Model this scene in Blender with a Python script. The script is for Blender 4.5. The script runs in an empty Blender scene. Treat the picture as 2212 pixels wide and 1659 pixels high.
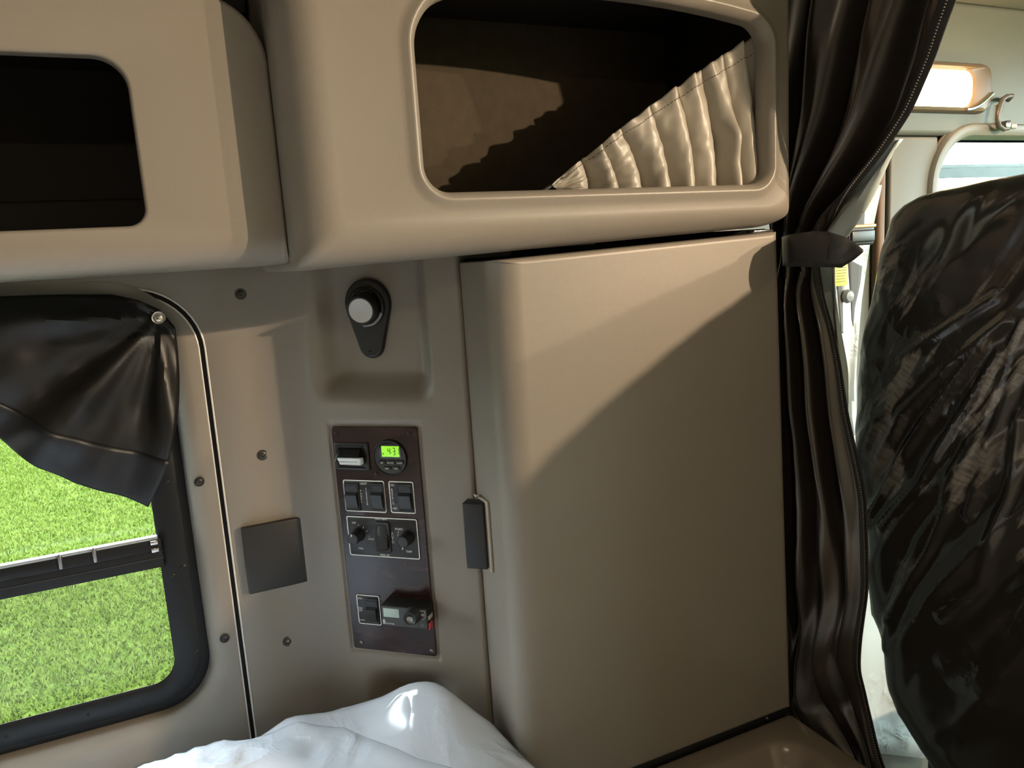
import bpy, bmesh, math, random
import numpy as np
from math import sin, cos, pi, radians, sqrt, atan2, tan, floor
from mathutils import Matrix, Vector, noise as mnoise

random.seed(7)
rng = np.random.default_rng(7)
scene = bpy.context.scene
COL = scene.collection

# ------------------------------------------------------------------ camera
IW, IH = 2212.0, 1659.0
FPX = 1640.0
CX, CY = 1106.0, 829.5
CAM = np.array([0.0, 0.0, 1.5])


def basis(yaw, pitch, roll):
    w = np.array([sin(yaw) * cos(pitch), cos(yaw) * cos(pitch), -sin(pitch)])
    r = np.array([cos(yaw), -sin(yaw), 0.0])
    u = np.cross(r, w)
    c, s = cos(roll), sin(roll)
    return r * c + u * s, u * c - r * s, w


CR, CU, CW = basis(radians(24.1), radians(9.63), radians(-3.66))
cam_data = bpy.data.cameras.new('camera')
cam_data.sensor_width = 36.0
cam_data.lens = FPX / IW * 36.0
cam_data.clip_start = 0.02
cam_data.clip_end = 300
cam = bpy.data.objects.new('camera', cam_data)
COL.objects.link(cam)
cam.matrix_world = Matrix(((CR[0], CU[0], -CW[0], CAM[0]), (CR[1], CU[1], -CW[1], CAM[1]),
                           (CR[2], CU[2], -CW[2], CAM[2]), (0, 0, 0, 1)))
scene.camera = cam

# ------------------------------------------------------------------ world, lights, exposure
SKY = 15.0
world = bpy.data.worlds.new('overcast_sky')
scene.world = world
world.use_nodes = True
wt = world.node_tree
wt.nodes.clear()
wo = wt.nodes.new('ShaderNodeOutputWorld')
wb = wt.nodes.new('ShaderNodeBackground')
wr = wt.nodes.new('ShaderNodeValToRGB')
wg = wt.nodes.new('ShaderNodeTexCoord')
ws = wt.nodes.new('ShaderNodeSeparateXYZ')
wt.links.new(wg.outputs['Generated'], ws.inputs[0])
wt.links.new(ws.outputs['Z'], wr.inputs[0])
wr.color_ramp.elements[0].color = (0.92, 0.97, 1.0, 1)
wr.color_ramp.elements[1].color = (0.74, 0.88, 1.0, 1)
wt.links.new(wr.outputs[0], wb.inputs[0])
wb.inputs[1].default_value = SKY
wt.links.new(wb.outputs[0], wo.inputs[0])

view = scene.view_settings
scene.display_settings.display_device = 'sRGB'
view.view_transform = 'Standard'
view.look = 'None'
view.gamma = 1.0
view.use_curve_mapping = False
view.exposure = 0.62
scene.cycles.use_denoising = True
scene.cycles.max_bounces = 10
scene.cycles.diffuse_bounces = 6
scene.cycles.glossy_bounces = 4
scene.cycles.transparent_max_bounces = 16
scene.cycles.caustics_reflective = False
scene.cycles.caustics_refractive = False
scene.cycles.sample_clamp_indirect = 6.0


def portal(name, loc, rot, sx, sy):
    ld = bpy.data.lights.new(name, 'AREA')
    ld.shape = 'RECTANGLE'
    ld.size, ld.size_y = sx, sy
    ld.cycles.is_portal = True
    o = bpy.data.objects.new(name, ld)
    COL.objects.link(o)
    o.location = loc
    o.rotation_euler = rot
    return o


def point_lamp(name, loc, watts, color, radius):
    ld = bpy.data.lights.new(name, 'POINT')
    ld.energy = watts
    ld.color = color
    ld.shadow_soft_size = radius
    o = bpy.data.objects.new(name, ld)
    COL.objects.link(o)
    o.location = loc
    return o


portal('window_daylight', (-0.32, 1.30, 1.18), (radians(-90), 0, 0), 0.70, 0.70)
portal('door_window_daylight', (1.95, 1.32, 1.40), (radians(-90), 0, 0), 0.90, 0.70)
portal('passenger_window_daylight', (1.95, -1.32, 1.40), (radians(90), 0, 0), 0.90, 0.70)
portal('windshield_daylight', (2.72, 0.0, 1.48), (0, radians(90), 0), 0.95, 2.2)

WARM = (1.0, 0.76, 0.52)
LAMP_POS = (1.60, -0.70, 1.925)
point_lamp('cab_ceiling_bulb', LAMP_POS, 100.0, WARM, 0.010)
LAMP_POS2 = (2.02, -0.70, 1.950)
point_lamp('front_ceiling_bulb', LAMP_POS2, 44.0, WARM, 0.010)
point_lamp('door_lamp_bulb', (1.66, 1.135, 1.79), 0.30, (1.0, 0.62, 0.30), 0.012)
# unseen fill light added for ambient, under the ceiling behind the viewer's head
sl = bpy.data.lights.new('sleeper_fill_light', 'AREA')
sl.shape = 'RECTANGLE'
sl.size, sl.size_y = 0.14, 0.09
sl.energy = 3.2
sl.color = (1.0, 0.80, 0.55)
slo = bpy.data.objects.new('sleeper_fill_light', sl)
COL.objects.link(slo)
slo.location = (-0.15, -0.45, 1.95)


# ------------------------------------------------------------------ unprojecting helpers
def ray(x, y):
    return CR * ((x - CX) / FPX) - CU * ((y - CY) / FPX) + CW


def onY(x, y, Y):
    d = ray(x, y)
    return CAM + d * (Y / d[1])


def onX(x, y, X):
    d = ray(x, y)
    return CAM + d * (X / d[0])


def onZ(x, y, Z):
    d = ray(x, y)
    return CAM + d * ((Z - CAM[2]) / d[2])


# control panel plane (turned 42 degrees from the side wall)
VD = np.array([0.7412, -0.6713, 0.0])
ND = np.array([-0.6713, -0.7412, 0.0])
PC = np.array([0.262, 1.022, 0.0])


def PL(x, y, d=0.0):
    """pixel -> (s, h) on the panel plane moved d towards the room"""
    r = ray(x, y)
    p0 = PC + ND * d
    p = CAM + r * (((p0 - CAM) @ ND) / (r @ ND))
    return float((p - PC) @ VD), float(p[2])


def mat4(ax, ay, az, o):
    return np.array([[ax[0], ay[0], az[0], o[0]], [ax[1], ay[1], az[1], o[1]],
                     [ax[2], ay[2], az[2], o[2]], [0, 0, 0, 1.0]])


ZUP = np.array([0, 0, 1.0])
MP = mat4(VD, ZUP, ND, PC)                     # (s, h, out of the panel)


def MW(Y):                                     # wall facing the room: (X, Z, out)
    return mat4((1, 0, 0), ZUP, (0, -1, 0), (0, Y, 0))


def xf(M, pts):
    p = np.asarray(pts, float)
    return p @ M[:3, :3].T + M[:3, 3]


# ------------------------------------------------------------------ object helpers
ORG = {}


def link(o, parent=None, org=None):
    COL.objects.link(o)
    if parent is not None:
        o.parent = parent
        ORG[o] = ORG[parent]
    else:
        ORG[o] = np.zeros(3) if org is None else np.asarray(org, float)
    return o


def thing(name, label, cat, loc, group=None):
    o = bpy.data.objects.new(name, None)
    o.empty_display_size = 0.02
    link(o, None, loc)
    o.location = loc
    o['label'] = label
    o['category'] = cat
    if group:
        o['group'] = group
    return o


def tag(o, label, cat, group=None):
    o['label'] = label
    o['category'] = cat
    if group:
        o['group'] = group
    return o


def mesh(name, verts, faces, mat, parent=None, smooth=40, kind=None, label=None):
    v = np.asarray(verts, float)
    if parent is not None:
        v = v - ORG[parent]
    me = bpy.data.meshes.new(name)
    me.from_pydata([tuple(p) for p in v.tolist()], [], faces)
    me.update()
    bm = bmesh.new()
    bm.from_mesh(me)
    bmesh.ops.recalc_face_normals(bm, faces=bm.faces)
    bm.to_mesh(me)
    bm.free()
    if smooth:
        me.shade_smooth()
        me.set_sharp_from_angle(angle=radians(smooth))
    me.materials.append(mat)
    o = bpy.data.objects.new(name, me)
    link(o, parent)
    if kind:
        o['kind'] = kind
    if label:
        o['label'] = label
    return o


def loops(name, ls, mat, parent=None, cap0=False, cap1=False, closed=True, **k):
    """bridge a list of equally long 3-D loops"""
    n = len(ls[0])
    v = np.concatenate([np.asarray(l, float) for l in ls])
    f = []
    m = n if closed else n - 1
    for i in range(len(ls) - 1):
        for j in range(m):
            a, b = i * n + j, i * n + (j + 1) % n
            f.append((a, b, b + n, a + n))
    if cap0:
        f.append(tuple(range(n)))
    if cap1:
        f.append(tuple(range((len(ls) - 1) * n, len(ls) * n)))
    return mesh(name, v, f, mat, parent, **k)


def rr(a0, a1, b0, b1, r, nc=8, ns=6):
    """rounded rectangle, r = one radius or four (bl, br, tr, tl); constant point count"""
    if not hasattr(r, '__len__'):
        r = (r,) * 4
    cs = [(a0 + r[0], b0 + r[0], pi, r[0]), (a1 - r[1], b0 + r[1], 1.5 * pi, r[1]),
          (a1 - r[2], b1 - r[2], 0, r[2]), (a0 + r[3], b1 - r[3], 0.5 * pi, r[3])]
    pts, nrm = [], []
    for i, (ca, cb, t0, rad) in enumerate(cs):
        for k in range(nc + 1):
            t = t0 + k / nc * pi / 2
            pts.append((ca + rad * cos(t), cb + rad * sin(t)))
            nrm.append((cos(t), sin(t)))
        ca2, cb2, t2, rad2 = cs[(i + 1) % 4]
        p0 = pts[-1]
        p1 = (ca2 + rad2 * cos(t2), cb2 + rad2 * sin(t2))
        for k in range(1, ns):
            q = k / ns
            pts.append((p0[0] + (p1[0] - p0[0]) * q, p0[1] + (p1[1] - p0[1]) * q))
            nrm.append(nrm[-1])
    return np.array(pts), np.array(nrm)


def lift(l2, c):
    l2 = np.asarray(l2, float)
    cc = np.full((len(l2), 1), c) if np.isscalar(c) else np.asarray(c, float).reshape(-1, 1)
    return np.concatenate([l2, cc], 1)


def circle(a, b, r, n=32, r2=None):
    t = np.arange(n) * 2 * pi / n
    return np.stack([a + r * np.cos(t), b + (r2 or r) * np.sin(t)], 1)


def inset(l2, d):
    """shrink a roughly convex loop by d"""
    l2 = np.asarray(l2, float)
    c = l2.mean(0)
    h = np.maximum((l2.max(0) - l2.min(0)) / 2, 1e-6)
    return c + (l2 - c) * (1 - d / h)


def plate(name, l2, c0, c1, M, mat, parent=None, bev=0.0012, nb=3, **k):
    ls = [lift(l2, c0), lift(l2, c1 - bev)]
    for i in range(1, nb + 1):
        t = i / nb * pi / 2
        ls.append(lift(inset(l2, bev * (1 - cos(t))), c1 - bev + bev * sin(t)))
    return loops(name, [xf(M, l) for l in ls], mat, parent, cap0=True, cap1=True, **k)


def lathe(name, a, b, prof, M, mat, parent=None, n=32, cap0=True, cap1=True, **k):
    return loops(name, [xf(M, lift(circle(a, b, max(r, 1e-5), n), c)) for r, c in prof], mat, parent, cap0=cap0, cap1=cap1, **k)


def band(name, outer, inner, c0, c1, M, mat, parent=None, **k):
    """flat picture-frame ring between two loops"""
    return loops(name, [xf(M, lift(outer, c0)), xf(M, lift(outer, c1)), xf(M, lift(inner, c1)), xf(M, lift(inner, c0))], mat, parent, **k)


def tube(name, pts, r, mat, parent=None, n=8, closed=False, **k):
    p = np.asarray(pts, float)
    m = len(p)
    d = np.roll(p, -1, 0) - np.roll(p, 1, 0)
    if not closed:
        d[0] = p[1] - p[0]
        d[-1] = p[-1] - p[-2]
    d /= np.linalg.norm(d, axis=1)[:, None] + 1e-12
    ref = np.array([0.3, -0.9, 0.31])
    rs = np.full(m, r) if np.isscalar(r) else np.asarray(r)
    ls = []
    for i in range(m):
        u = np.cross(d[i], ref)
        u /= np.linalg.norm(u)
        w = np.cross(d[i], u)
        t = np.arange(n) * 2 * pi / n
        ls.append(p[i] + rs[i] * (np.cos(t)[:, None] * u + np.sin(t)[:, None] * w))
    if closed:
        ls.append(ls[0])
        return loops(name, ls, mat, parent, **k)
    return loops(name, ls, mat, parent, cap0=True, cap1=True, **k)


def grid(name, P, mat, parent=None, thick=0.0, **k):
    """P: (n, m, 3) points -> surface, optionally solid"""
    P = np.asarray(P, float)
    n, m = P.shape[:2]
    f = [(i * m + j, i * m + j + 1, (i + 1) * m + j + 1, (i + 1) * m + j) for i in range(n - 1) for j in range(m - 1)]
    o = mesh(name, P.reshape(-1, 3), f, mat, parent, **k)
    if thick:
        md = o.modifiers.new('thickness', 'SOLIDIFY')
        md.thickness = thick
        md.offset = 0
    return o


def rbox(name, a0, a1, b0, b1, c0, c1, M, mat, parent=None, bev=0.003, seg=3, **k):
    bm = bmesh.new()
    bmesh.ops.create_cube(bm, size=1.0)
    for v in bm.verts:
        v.co = Vector(((a0 + a1) / 2 + v.co.x * (a1 - a0), (b0 + b1) / 2 + v.co.y * (b1 - b0), (c0 + c1) / 2 + v.co.z * (c1 - c0)))
    if bev:
        bmesh.ops.bevel(bm, geom=list(bm.edges), offset=bev, segments=seg, profile=0.5, affect='EDGES')
    bm.verts.index_update()
    v = xf(M, [tuple(q.co) for q in bm.verts])
    f = [tuple(q.index for q in fc.verts) for fc in bm.faces]
    bm.free()
    return mesh(name, v, f, mat, parent, **k)


I4 = np.eye(4)


def hexa(name, q0, q1, c0, c1, M, mat, parent=None, bev=0.0008, **k):
    """solid between quad q0 at depth c0 and quad q1 at depth c1 (a rocker, a wedge)"""
    bm = bmesh.new()
    va = [bm.verts.new((p[0], p[1], c0 if len(p) < 3 else p[2])) for p in q0]
    vb = [bm.verts.new((p[0], p[1], c1 if len(p) < 3 else p[2])) for p in q1]
    bm.faces.new(va[::-1])
    bm.faces.new(vb)
    for i in range(4):
        bm.faces.new((va[i], va[(i + 1) % 4], vb[(i + 1) % 4], vb[i]))
    if bev:
        bmesh.ops.bevel(bm, geom=list(bm.edges), offset=bev, segments=2, profile=0.5, affect='EDGES')
    bm.verts.index_update()
    v = xf(M, [tuple(q.co) for q in bm.verts])
    f = [tuple(q.index for q in fc.verts) for fc in bm.faces]
    bm.free()
    return mesh(name, v, f, mat, parent, **k)


def text(name, s, a, b, c, size, M, mat, parent, stretch=1.0, vertical=False):
    cu = bpy.data.curves.new(name, 'FONT')
    cu.body = '\n'.join(s) if vertical else s
    cu.size = size
    cu.align_x = 'CENTER'
    cu.align_y = 'CENTER'
    cu.space_line = 0.80
    cu.resolution_u = 2
    cu.extrude = 0.00008
    cu.offset = 0.0
    tmp = bpy.data.objects.new(name, cu)
    COL.objects.link(tmp)
    dg = bpy.context.evaluated_depsgraph_get()
    me = bpy.data.meshes.new_from_object(tmp.evaluated_get(dg))
    bpy.data.objects.remove(tmp)
    me.name = name
    n = len(me.vertices)
    co = np.zeros(n * 3)
    me.vertices.foreach_get('co', co)
    co = co.reshape(-1, 3)
    co[:, 0] *= stretch
    co += np.array([a, b, c])
    w = xf(M, co) - ORG[parent]
    me.vertices.foreach_set('co', w.ravel())
    me.update()
    me.materials.clear()
    me.materials.append(mat)
    o = bpy.data.objects.new(name, me)
    return link(o, parent)


# ------------------------------------------------------------------ materials
def newmat(name):
    m = bpy.data.materials.new(name)
    m.use_nodes = True
    nt = m.node_tree
    return m, nt, nt.nodes['Principled BSDF']


def pmat(name, col, rough=0.5, metal=0.0, bump=0.0, bscale=400.0, var=0.0, vscale=8.0, spec=0.5, coat=0.0, sheen=0.0, stretch=None, detail=3.0):
    m, nt, b = newmat(name)
    b.inputs['Base Color'].default_value = (*col, 1)
    b.inputs['Roughness'].default_value = rough
    b.inputs['Metallic'].default_value = metal
    b.inputs['Specular IOR Level'].default_value = spec
    b.inputs['Coat Weight'].default_value = coat
    b.inputs['Sheen Weight'].default_value = sheen
    g = nt.nodes.new('ShaderNodeNewGeometry')
    src = g.outputs['Position']
    if stretch:
        mp = nt.nodes.new('ShaderNodeMapping')
        mp.inputs['Scale'].default_value = stretch
        nt.links.new(src, mp.inputs[0])
        src = mp.outputs[0]
    if bump:
        n = nt.nodes.new('ShaderNodeTexNoise')
        n.inputs['Scale'].default_value = bscale
        n.inputs['Detail'].default_value = detail
        nt.links.new(src, n.inputs['Vector'])
        bp = nt.nodes.new('ShaderNodeBump')
        bp.inputs['Strength'].default_value = bump
        bp.inputs['Distance'].default_value = 0.001 if bscale > 60 else 0.01
        nt.links.new(n.outputs[0], bp.inputs['Height'])
        nt.links.new(bp.outputs[0], b.inputs['Normal'])
    if var:
        n2 = nt.nodes.new('ShaderNodeTexNoise')
        n2.inputs['Scale'].default_value = vscale
        n2.inputs['Detail'].default_value = 4
        nt.links.new(src, n2.inputs['Vector'])
        mx = nt.nodes.new('ShaderNodeMix')
        mx.data_type = 'RGBA'
        mx.inputs['A'].default_value = (*[c * (1 - var) for c in col], 1)
        mx.inputs['B'].default_value = (*[min(1, c * (1 + var)) for c in col], 1)
        nt.links.new(n2.outputs[0], mx.inputs['Factor'])
        nt.links.new(mx.outputs['Result'], b.inputs['Base Color'])
    return m


def emat(name, col, s):
    m, nt, b = newmat(name)
    b.inputs['Base Color'].default_value = (*col, 1)
    b.inputs['Emission Color'].default_value = (*col, 1)
    b.inputs['Emission Strength'].default_value = s
    b.inputs['Roughness'].default_value = 0.3
    return m


def glassmat(name, tint=(0.97, 0.99, 0.98), refl=0.08):
    m, nt, b = newmat(name)
    nt.nodes.remove(b)
    out = nt.nodes['Material Output']
    t = nt.nodes.new('ShaderNodeBsdfTransparent')
    t.inputs[0].default_value = (*tint, 1)
    g = nt.nodes.new('ShaderNodeBsdfGlossy')
    g.inputs['Roughness'].default_value = 0.02
    lw = nt.nodes.new('ShaderNodeLayerWeight')
    lw.inputs['Blend'].default_value = 0.5
    pw = nt.nodes.new('ShaderNodeMath')
    pw.operation = 'POWER'
    nt.links.new(lw.outputs['Facing'], pw.inputs[0])
    pw.inputs[1].default_value = 5.0
    ma = nt.nodes.new('ShaderNodeMath')
    ma.operation = 'MULTIPLY_ADD'
    nt.links.new(pw.outputs[0], ma.inputs[0])
    ma.inputs[1].default_value = 0.6
    ma.inputs[2].default_value = 0.025
    mx = nt.nodes.new('ShaderNodeMixShader')
    nt.links.new(ma.outputs[0], mx.inputs[0])
    nt.links.new(t.outputs[0], mx.inputs[1])
    nt.links.new(g.outputs[0], mx.inputs[2])
    nt.links.new(mx.outputs[0], out.inputs[0])
    return m


PLASTIC = pmat('taupe_moulded_plastic', (0.238, 0.212, 0.178), 0.42, bump=0.14, bscale=900, var=0.03)
PLASTIC2 = pmat('taupe_cabinet_plastic', (0.238, 0.212, 0.178), 0.40, bump=0.13, bscale=800, var=0.03)
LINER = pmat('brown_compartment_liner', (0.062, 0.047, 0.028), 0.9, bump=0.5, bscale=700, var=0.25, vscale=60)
SHADELINER = pmat('shaded_compartment_liner', (0.016, 0.014, 0.012), 0.7, bump=0.3, bscale=500)  # compartment shade put into the colour, darker than the brown liner
BLACK = pmat('black_plastic', (0.012, 0.012, 0.012), 0.42, bump=0.05, bscale=900)
SATINBLACK = pmat('satin_black_plastic', (0.018, 0.019, 0.020), 0.38, bump=0.10, bscale=700)
COVERBLACK = pmat('textured_black_plastic', (0.016, 0.0155, 0.015), 0.45, bump=0.15, bscale=900)
RUBBER = pmat('black_rubber', (0.008, 0.008, 0.008), 0.6)
FRAMEBLACK = pmat('black_painted_aluminium', (0.006, 0.0065, 0.007), 0.42, bump=0.06, bscale=500, spec=0.3)
BEAD = pmat('pale_trim_edge', (0.72, 0.70, 0.65), 0.3, spec=0.7)
CHROME = pmat('chrome', (0.8, 0.8, 0.8), 0.12, metal=1.0)
STEEL = pmat('dull_steel', (0.30, 0.30, 0.30), 0.35, metal=1.0)
DARKSTEEL = pmat('black_oxide_steel', (0.06, 0.058, 0.055), 0.35, metal=0.8)
PRINT = pmat('white_print', (0.80, 0.80, 0.77), 0.5)
GREYPRINT = pmat('grey_print', (0.45, 0.45, 0.43), 0.5)
WHITE = pmat('white_lever_plastic', (0.72, 0.75, 0.76), 0.3)
VINYL = pmat('black_curtain_vinyl', (0.018, 0.0135, 0.010), 0.27, bump=0.06, bscale=500, spec=1.0)
VINYLHEM = pmat('blue_black_curtain_vinyl', (0.007, 0.008, 0.011), 0.45, bump=0.08, bscale=500, spec=0.4)
SATIN = pmat('grey_satin_cloth', (0.34, 0.312, 0.262), 0.42, bump=0.06, bscale=1500)
STITCH = pmat('brown_thread', (0.07, 0.055, 0.04), 0.8)
LINING = pmat('pale_curtain_lining', (0.52, 0.60, 0.58), 0.5)
CABTRIM = pmat('pale_cab_trim', (0.115, 0.128, 0.110), 0.5, bump=0.12, bscale=700)
CABPILLAR = pmat('pillar_plastic', (0.145, 0.148, 0.132), 0.5, bump=0.12, bscale=700)
SEATBLACK = pmat('dark_seat_fabric', (0.02, 0.018, 0.016), 0.8)
WEBBING = pmat('grey_webbing', (0.09, 0.095, 0.10), 0.7, bump=0.4, bscale=900)
YELLOW = pmat('yellow_label', (0.75, 0.72, 0.08), 0.5)
DARKPRINT = pmat('dark_print', (0.05, 0.05, 0.02), 0.6)
RED = pmat('red_sticker', (0.75, 0.06, 0.08), 0.5)
LCDGREY = pmat('pale_display', (0.42, 0.52, 0.49), 0.25)
LCDGREEN = emat('backlit_green_display', (0.30, 0.75, 0.04), 0.45)
LCDDARK = pmat('display_segments', (0.01, 0.03, 0.0), 0.5)
NAVY = pmat('navy_display_mask', (0.006, 0.005, 0.014), 0.12)
GAUGE = pmat('gauge_face_plastic', (0.035, 0.036, 0.036), 0.4)
LENSWHITE = pmat('frosted_lamp_lens', (0.62, 0.64, 0.63), 0.35)
LAMPLENS = emat('lit_lamp_lens', (1.0, 0.80, 0.48), 3.5)
GLASS = glassmat('window_glass')
TINTED = glassmat('green_tinted_glass', (0.76, 0.83, 0.81))


def wood_mat():
    m, nt, b = newmat('dark_red_wood_laminate')
    g = nt.nodes.new('ShaderNodeNewGeometry')
    mp = nt.nodes.new('ShaderNodeMapping')
    mp.inputs['Scale'].default_value = (9, 9, 38)
    mp.inputs['Rotation'].default_value = (0.2, 0.1, 0)
    nt.links.new(g.outputs['Position'], mp.inputs[0])
    n = nt.nodes.new('ShaderNodeTexNoise')
    n.inputs['Scale'].default_value = 1.6
    n.inputs['Detail'].default_value = 5
    n.inputs['Distortion'].default_value = 0.6
    nt.links.new(mp.outputs[0], n.inputs['Vector'])
    r = nt.nodes.new('ShaderNodeValToRGB')
    r.color_ramp.elements[0].position = 0.35
    r.color_ramp.elements[0].color = (0.010, 0.004, 0.004, 1)
    r.color_ramp.elements[1].position = 0.70
    r.color_ramp.elements[1].color = (0.038, 0.016, 0.015, 1)
    nt.links.new(n.outputs[0], r.inputs[0])
    nt.links.new(r.outputs[0], b.inputs['Base Color'])
    b.inputs['Roughness'].default_value = 0.20
    b.inputs['Specular IOR Level'].default_value = 0.55
    return m


def plastic_film(name, col, rough, alpha, bump, scale, stretch=(1, 1, 1), patch=(0.48, 0.62), rot=(0, 0, 0)):
    m, nt, b = newmat(name)
    b.inputs['Base Color'].default_value = (*col, 1)
    b.inputs['Roughness'].default_value = rough
    b.inputs['Specular IOR Level'].default_value = 0.7
    g = nt.nodes.new('ShaderNodeNewGeometry')
    mp = nt.nodes.new('ShaderNodeMapping')
    mp.inputs['Scale'].default_value = stretch
    mp.inputs['Rotation'].default_value = rot
    nt.links.new(g.outputs['Position'], mp.inputs[0])
    n = nt.nodes.new('ShaderNodeTexNoise')
    n.noise_type = 'RIDGED_MULTIFRACTAL'
    n.inputs['Offset'].default_value = 0.85
    n.inputs['Gain'].default_value = 2.0
    n.inputs['Scale'].default_value = scale
    n.inputs['Detail'].default_value = 5
    n.inputs['Distortion'].default_value = 0.4
    nt.links.new(mp.outputs[0], n.inputs['Vector'])
    # creases only in patches, as on stretched film
    n2 = nt.nodes.new('ShaderNodeTexNoise')
    n2.inputs['Scale'].default_value = scale * 0.5
    nt.links.new(mp.outputs[0], n2.inputs['Vector'])
    rp = nt.nodes.new('ShaderNodeMapRange')
    rp.inputs['From Min'].default_value = patch[0]
    rp.inputs['From Max'].default_value = patch[1]
    nt.links.new(n2.outputs[0], rp.inputs['Value'])
    mu = nt.nodes.new('ShaderNodeMath')
    mu.operation = 'MULTIPLY'
    nt.links.new(n.outputs[0], mu.inputs[0])
    nt.links.new(rp.outputs[0], mu.inputs[1])
    bp = nt.nodes.new('ShaderNodeBump')
    bp.inputs['Strength'].default_value = bump
    bp.inputs['Distance'].default_value = 0.01
    nt.links.new(mu.outputs[0], bp.inputs['Height'])
    nt.links.new(bp.outputs[0], b.inputs['Normal'])
    if alpha < 1:
        b.inputs['Alpha'].default_value = alpha
    return m


WOOD = wood_mat()
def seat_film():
    """dark film; crease glints painted into its colour as ragged grey streaks"""
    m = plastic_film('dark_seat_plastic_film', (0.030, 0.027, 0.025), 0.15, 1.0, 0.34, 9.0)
    nt = m.node_tree
    b = nt.nodes['Principled BSDF']
    g = nt.nodes.new('ShaderNodeNewGeometry')

    def axis(v):
        d = nt.nodes.new('ShaderNodeVectorMath')
        d.operation = 'DOT_PRODUCT'
        nt.links.new(g.outputs['Position'], d.inputs[0])
        d.inputs[1].default_value = v
        return d.outputs['Value']

    def field(k1, k2, off, detail, rough=0.6, dist=0.0):
        c = nt.nodes.new('ShaderNodeCombineXYZ')
        for i, (a_, k) in enumerate((((0, 0.86, 0.51), k1), ((0, -0.51, 0.86), k2))):
            mm = nt.nodes.new('ShaderNodeMath')
            mm.operation = 'MULTIPLY_ADD'
            nt.links.new(axis(a_), mm.inputs[0])
            mm.inputs[1].default_value = k
            mm.inputs[2].default_value = off
            nt.links.new(mm.outputs[0], c.inputs[i])
        n = nt.nodes.new('ShaderNodeTexNoise')
        n.inputs['Scale'].default_value = 1.0
        n.inputs['Detail'].default_value = detail
        n.inputs['Roughness'].default_value = rough
        n.inputs['Distortion'].default_value = dist
        nt.links.new(c.outputs[0], n.inputs['Vector'])
        return n.outputs[0]

    def step(src, a_, b_):
        r = nt.nodes.new('ShaderNodeMapRange')
        r.inputs['From Min'].default_value = a_
        r.inputs['From Max'].default_value = b_
        nt.links.new(src, r.inputs['Value'])
        return r.outputs[0]

    def mul(a_, b_):
        r = nt.nodes.new('ShaderNodeMath')
        r.operation = 'MULTIPLY'
        nt.links.new(a_, r.inputs[0])
        nt.links.new(b_, r.inputs[1])
        return r.outputs[0]
    glint_streak = mul(step(field(17, 3.2, 3.0, 4, 0.65, 0.3), 0.53, 0.575), step(field(30, 130, 1.0, 3), 0.20, 0.55))
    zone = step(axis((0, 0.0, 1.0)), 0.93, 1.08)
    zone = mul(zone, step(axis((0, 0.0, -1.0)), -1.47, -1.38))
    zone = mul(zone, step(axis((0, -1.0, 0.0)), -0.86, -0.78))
    mask = mul(glint_streak, zone)
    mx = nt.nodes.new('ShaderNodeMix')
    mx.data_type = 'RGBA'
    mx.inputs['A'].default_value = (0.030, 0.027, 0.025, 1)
    mx.inputs['B'].default_value = (0.27, 0.25, 0.225, 1)  # glints on the creases, painted as lighter grey
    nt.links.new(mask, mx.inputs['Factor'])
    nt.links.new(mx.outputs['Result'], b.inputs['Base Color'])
    return m


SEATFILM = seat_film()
WHITEFILM = plastic_film('white_mattress_film', (0.62, 0.66, 0.73), 0.12, 1.0, 0.45, 10.0, (1, 1, 1), patch=(0.40, 0.56))
CLEARFILM = plastic_film('cloudy_clear_film', (0.62, 0.68, 0.68), 0.2, 0.75, 0.5, 20.0)


def grass_mat(name, a, b_, s):
    m, nt, b = newmat(name)
    g = nt.nodes.new('ShaderNodeNewGeometry')
    n = nt.nodes.new('ShaderNodeTexNoise')
    n.inputs['Scale'].default_value = s
    n.inputs['Detail'].default_value = 6
    n.inputs['Roughness'].default_value = 0.7
    nt.links.new(g.outputs['Position'], n.inputs['Vector'])
    r = nt.nodes.new('ShaderNodeValToRGB')
    r.color_ramp.elements[0].position = 0.36
    r.color_ramp.elements[0].color = (*a, 1)
    r.color_ramp.elements[1].position = 0.66
    r.color_ramp.elements[1].color = (*b_, 1)
    nt.links.new(n.outputs[0], r.inputs[0])
    nt.links.new(r.outputs[0], b.inputs['Base Color'])
    b.inputs['Roughness'].default_value = 0.8
    b.inputs['Specular IOR Level'].default_value = 0.04
    return m


GRASS = grass_mat('grass_blades', (0.034, 0.057, 0.0045), (0.082, 0.108, 0.020), 7.0)
SOIL = grass_mat('lawn_base', (0.025, 0.042, 0.003), (0.050, 0.072, 0.009), 12.0)
LEAF = pmat('hazy_foliage', (0.04, 0.075, 0.07), 0.8, var=0.4, vscale=1.5)


def S(o):
    o['kind'] = 'structure'
    return o


# =================================================================== STRUCTURE
WY = 1.14          # sleeper side wall
CABY = 1.20        # cab side wall
CEIL = 1.98

# ---- ground outside
S(mesh('ground', [(-60, -60, -1.2), (60, -60, -1.2), (60, 60, -1.2), (-60, 60, -1.2)], [(0, 1, 2, 3)], SOIL))
# ---- floor, ceiling, far walls (closed shell around the viewer)
S(rbox('floor', -1.30, 2.80, -1.30, 1.30, -0.06, 0.0, I4, PLASTIC, bev=0))
S(rbox('ceiling', -1.30, 2.80, -1.30, 1.30, CEIL, CEIL + 0.06, I4, pmat('pale_headliner', (0.36, 0.36, 0.33), 0.8, bump=0.3, bscale=600), bev=0))
S(rbox('wall_back', -1.30, -1.22, -1.30, 1.30, 0.0, CEIL, I4, PLASTIC, bev=0))


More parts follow.
